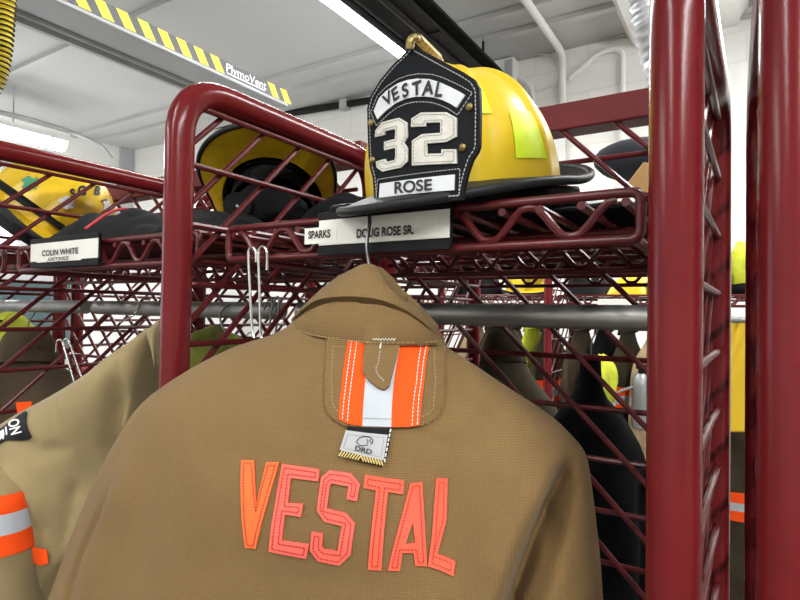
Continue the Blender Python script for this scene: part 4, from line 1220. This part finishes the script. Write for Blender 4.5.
# ---- far row against the wall
FYY = 2.61
G3 = 'locker frames of the far row'
for k, x in enumerate((-1.945, -1.369, -.796, -.22, .356)):
    t = divider(x, ('red locker frame of the far row seen through the grid, leftmost', 'red post of the far row just right of the tan collar', 'red post of the far row left of the lime hood', 'far red locker frame between the tan banded coat and the narrow gap', 'far red locker frame to the right of the narrow gap')[k], y=FYY, group=G3)
for k, x in enumerate((-1.92, -1.344, -.771, -.195)):
    shelf(x, x+.525, FYY+.08, FYY+.42, 1.632, ('far wire shelf at the left of the distant row', 'far wire shelf with a small yellow helmet', 'far wire shelf with a white name label', 'far wire shelf behind the narrow gap')[k], 'far row shelves')
    rod(x, x+.525, FYY+.24, 1.53, .0148, ('distant rod at the left of the far row', 'distant rod under the small yellow helmet', 'distant rod over the lime hood', 'distant rod behind the narrow gap')[k])
hh = helmet('fire_helmet', 'small distant yellow helmet on the far row shelf', at(527, 297, 3.25), (0, 0, .3), YHELM, YHELM, curl=.01, reflect=False)
hh.location.z = 1.655
b = MB().box((-.08, -.004, -.014), (.08, 0, .014)); o = b.build('shelf_label', PAPER2, smooth=False); o.location = on_y(616, 302, FYY+.07); tag(o, 'white name label on the far shelf beside the thick right post', 'label')
lb = MB(); text(lb, 'COOPER', lambda x, y: V((-.05+.1*x, -.005, -.006+.011*y)), .01)
BANDS = [(-.40, -.36, ORANGE), (-.36, -.32, SILVER), (-.32, -.28, ORANGE)]
FAR = [(-1.28, TAN, 'far tan coat just right of the collar, first on the distant rod'), (-1.17, DOLIVE, 'far dark olive coat, second on the distant rod'), (-1.06, BROWN, 'far brown coat, third on the distant rod'), (-.95, HIVIS, 'far yellow coat left of the distant post'),
       (-.86, DOLIVE, 'far dark olive coat touching the distant post'), (-.70, BROWN, 'far brown coat just right of the distant post'), (-.59, BLACKC, 'far black coat behind the lime hood'), (-.48, DOLIVE, 'far dark olive coat beside the tan banded coat'), (-.34, TAN, 'tan coat with orange and silver bands in the far row, by the thick right post')]
for i, (x, m_, lab) in enumerate(FAR):
    simple_coat('turnout_coat', lab, 'coat', (x, FYY+.24, 1.485), 1.2 if i < 8 else .75, .27, .95, m_, 20+i, BANDS if i in (0, 1, 4, 7, 8) else None, dp=.042, group='coats of the far row')
for i, (x0, x1, m_, h, nm, lab) in enumerate(((-1.33, -1.17, BLACKC, .19, 'gear_bag', 'black gear bag on the far shelf right of the tan collar'),         (-.75, -.56, CHARC, .2, 'gear_bag', 'charcoal gear bag on the far shelf right of the distant post'), (-.55, -.38, YHELM2, .13, 'yellow_bag', 'yellow bag on the far shelf near the thick right post'), (-.37, -.26, BLACKC, .2, 'gear_bag', 'small black bag at the right end of the far shelf'))):
    cloth_pile(nm, lab, x0, x1, FYY+.10, FYY+.40, 1.638, h, m_, 60+i, 'bag', 6.)
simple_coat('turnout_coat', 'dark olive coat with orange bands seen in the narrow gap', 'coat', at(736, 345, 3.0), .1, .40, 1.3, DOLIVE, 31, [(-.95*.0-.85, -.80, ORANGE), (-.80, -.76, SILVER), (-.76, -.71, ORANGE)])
put(blob('hood', 'bright lime hood in the far row beside the black coat', 'hood', at(602, 381, 2.60), (.065, .06, .11), HIVIS, 3, .2, rz=.5))
# grey air cylinder
c = at(641, 400, 2.6)
t = thing('air_cylinder', 'grey air cylinder hanging before the far tan coat', 'air cylinder', c)
MB().loft([[V((r*math.cos(2*PI*i/20), r*math.sin(2*PI*i/20), z)) for i in range(20)] for r, z in ((.02, -.13), (.037, -.12), (.04, -.10), (.04, .07), (.034, .10), (.018, .115))]).build('bottle', CYL, t)
MB().tube([(0, 0, .115), (0, 0, .15)], .012, 12).box((-.02, -.012, .135), (.02, .012, .155)).build('valve', BLK, t)
MB().tube(smooth_path([(-.02, -.02, .06), (-.10, -.05, .02), (-.16, -.05, -.08), (-.12, -.04, -.20)]), .006, 8).build('hose', CYL, t)
# through the narrow gap
c = at(740, 374, 2.7)
t = tag(MB().box((-.06, -.02, -.26), (.06, .02, .26)).build('rescue_board', YBOARD, smooth=False, bevel=.01), 'upright yellow board seen through the narrow gap between the red posts', 'board'); t.location = c; t.rotation_euler = (0, 0, .6)
c = at(741, 268, 2.75)
t = put(blob('hi_vis_jacket', 'folded yellow and black jacket seen high in the narrow gap', 'jacket', c, (.05, .05, .12), HIVIS, 4, .2))
b = MB().ball((0, 0, 0), (.055, .05, .04), 14); o = b.build('helmet_liner', BLACKC); o.location = at(742, 290, 2.74); tag(o, 'black liner below the yellow jacket in the narrow gap', 'liner')

# ---- vehicle at the left, seen through the grid
def vehicle():
    c = at(70, 420, 4.9)
    t = thing('pickup_truck', 'white and red service vehicle parked beyond the left lockers', 'vehicle', (c.x, c.y, 0), TH-.15)
    def prof(y, k): 
        return [V((x*k, y, z)) for x, z in ((-.98, .45), (.98, .45), (.98, 1.05), (.86, 1.16), (.74, 1.78), (.62, 1.84), (-.62, 1.84), (-.74, 1.78), (-.86, 1.16), (-.98, 1.05))]
    MB().loft([prof(-.9, .98), prof(-.85, 1), prof(2.6, 1), prof(2.65, .98)]).build('body', TRUCKW, t, smooth=False, bevel=.02)
    MB().box((-.72, -.915, 1.20), (-.06, -.88, 1.70)).build('window', GLASS, t, smooth=False)
    MB().box((.06, -.915, 1.20), (.72, -.88, 1.70)).build('window', GLASS, t, smooth=False)
    MB().box((-.99, -.92, .86), (.99, -.89, 1.00)).build('red_stripe', TRUCKR, t, smooth=False)
    MB().box((-1.0, -1.02, .45), (1.0, -.88, .66)).build('bumper', TYRE, t, smooth=False, bevel=.02)
    for x in (-.86, .86):
        MB().box((x-.07, -.93, 1.02), (x+.07, -.89, 1.16)).build('tail_light', TRUCKR, t, smooth=False)
        MB().box((x*1.3-.08, -.3, 1.25), (x*1.3+.08, -.2, 1.45)).build('mirror', BLK, t, smooth=False, bevel=.02)
    for x in (-.85, .85):
        for y in (-.2, 2.0): MB().tube([(x-.11, y, .36), (x+.11, y, .36)], .36, 28).build('wheel', TYRE, t)
vehicle()

# ================================================================== LIGHT
w = bpy.data.worlds.new('sky'); SC.world = w; w.use_nodes = True
bg = w.node_tree.nodes['Background']; bg.inputs[0].default_value = (.90, .95, 1.0, 1); bg.inputs[1].default_value = 2.4
SC.view_settings.view_transform = 'Standard'; SC.view_settings.look = 'None'; SC.view_settings.gamma = 1
SC.view_settings.use_curve_mapping = False
SC.view_settings.exposure = 0.12
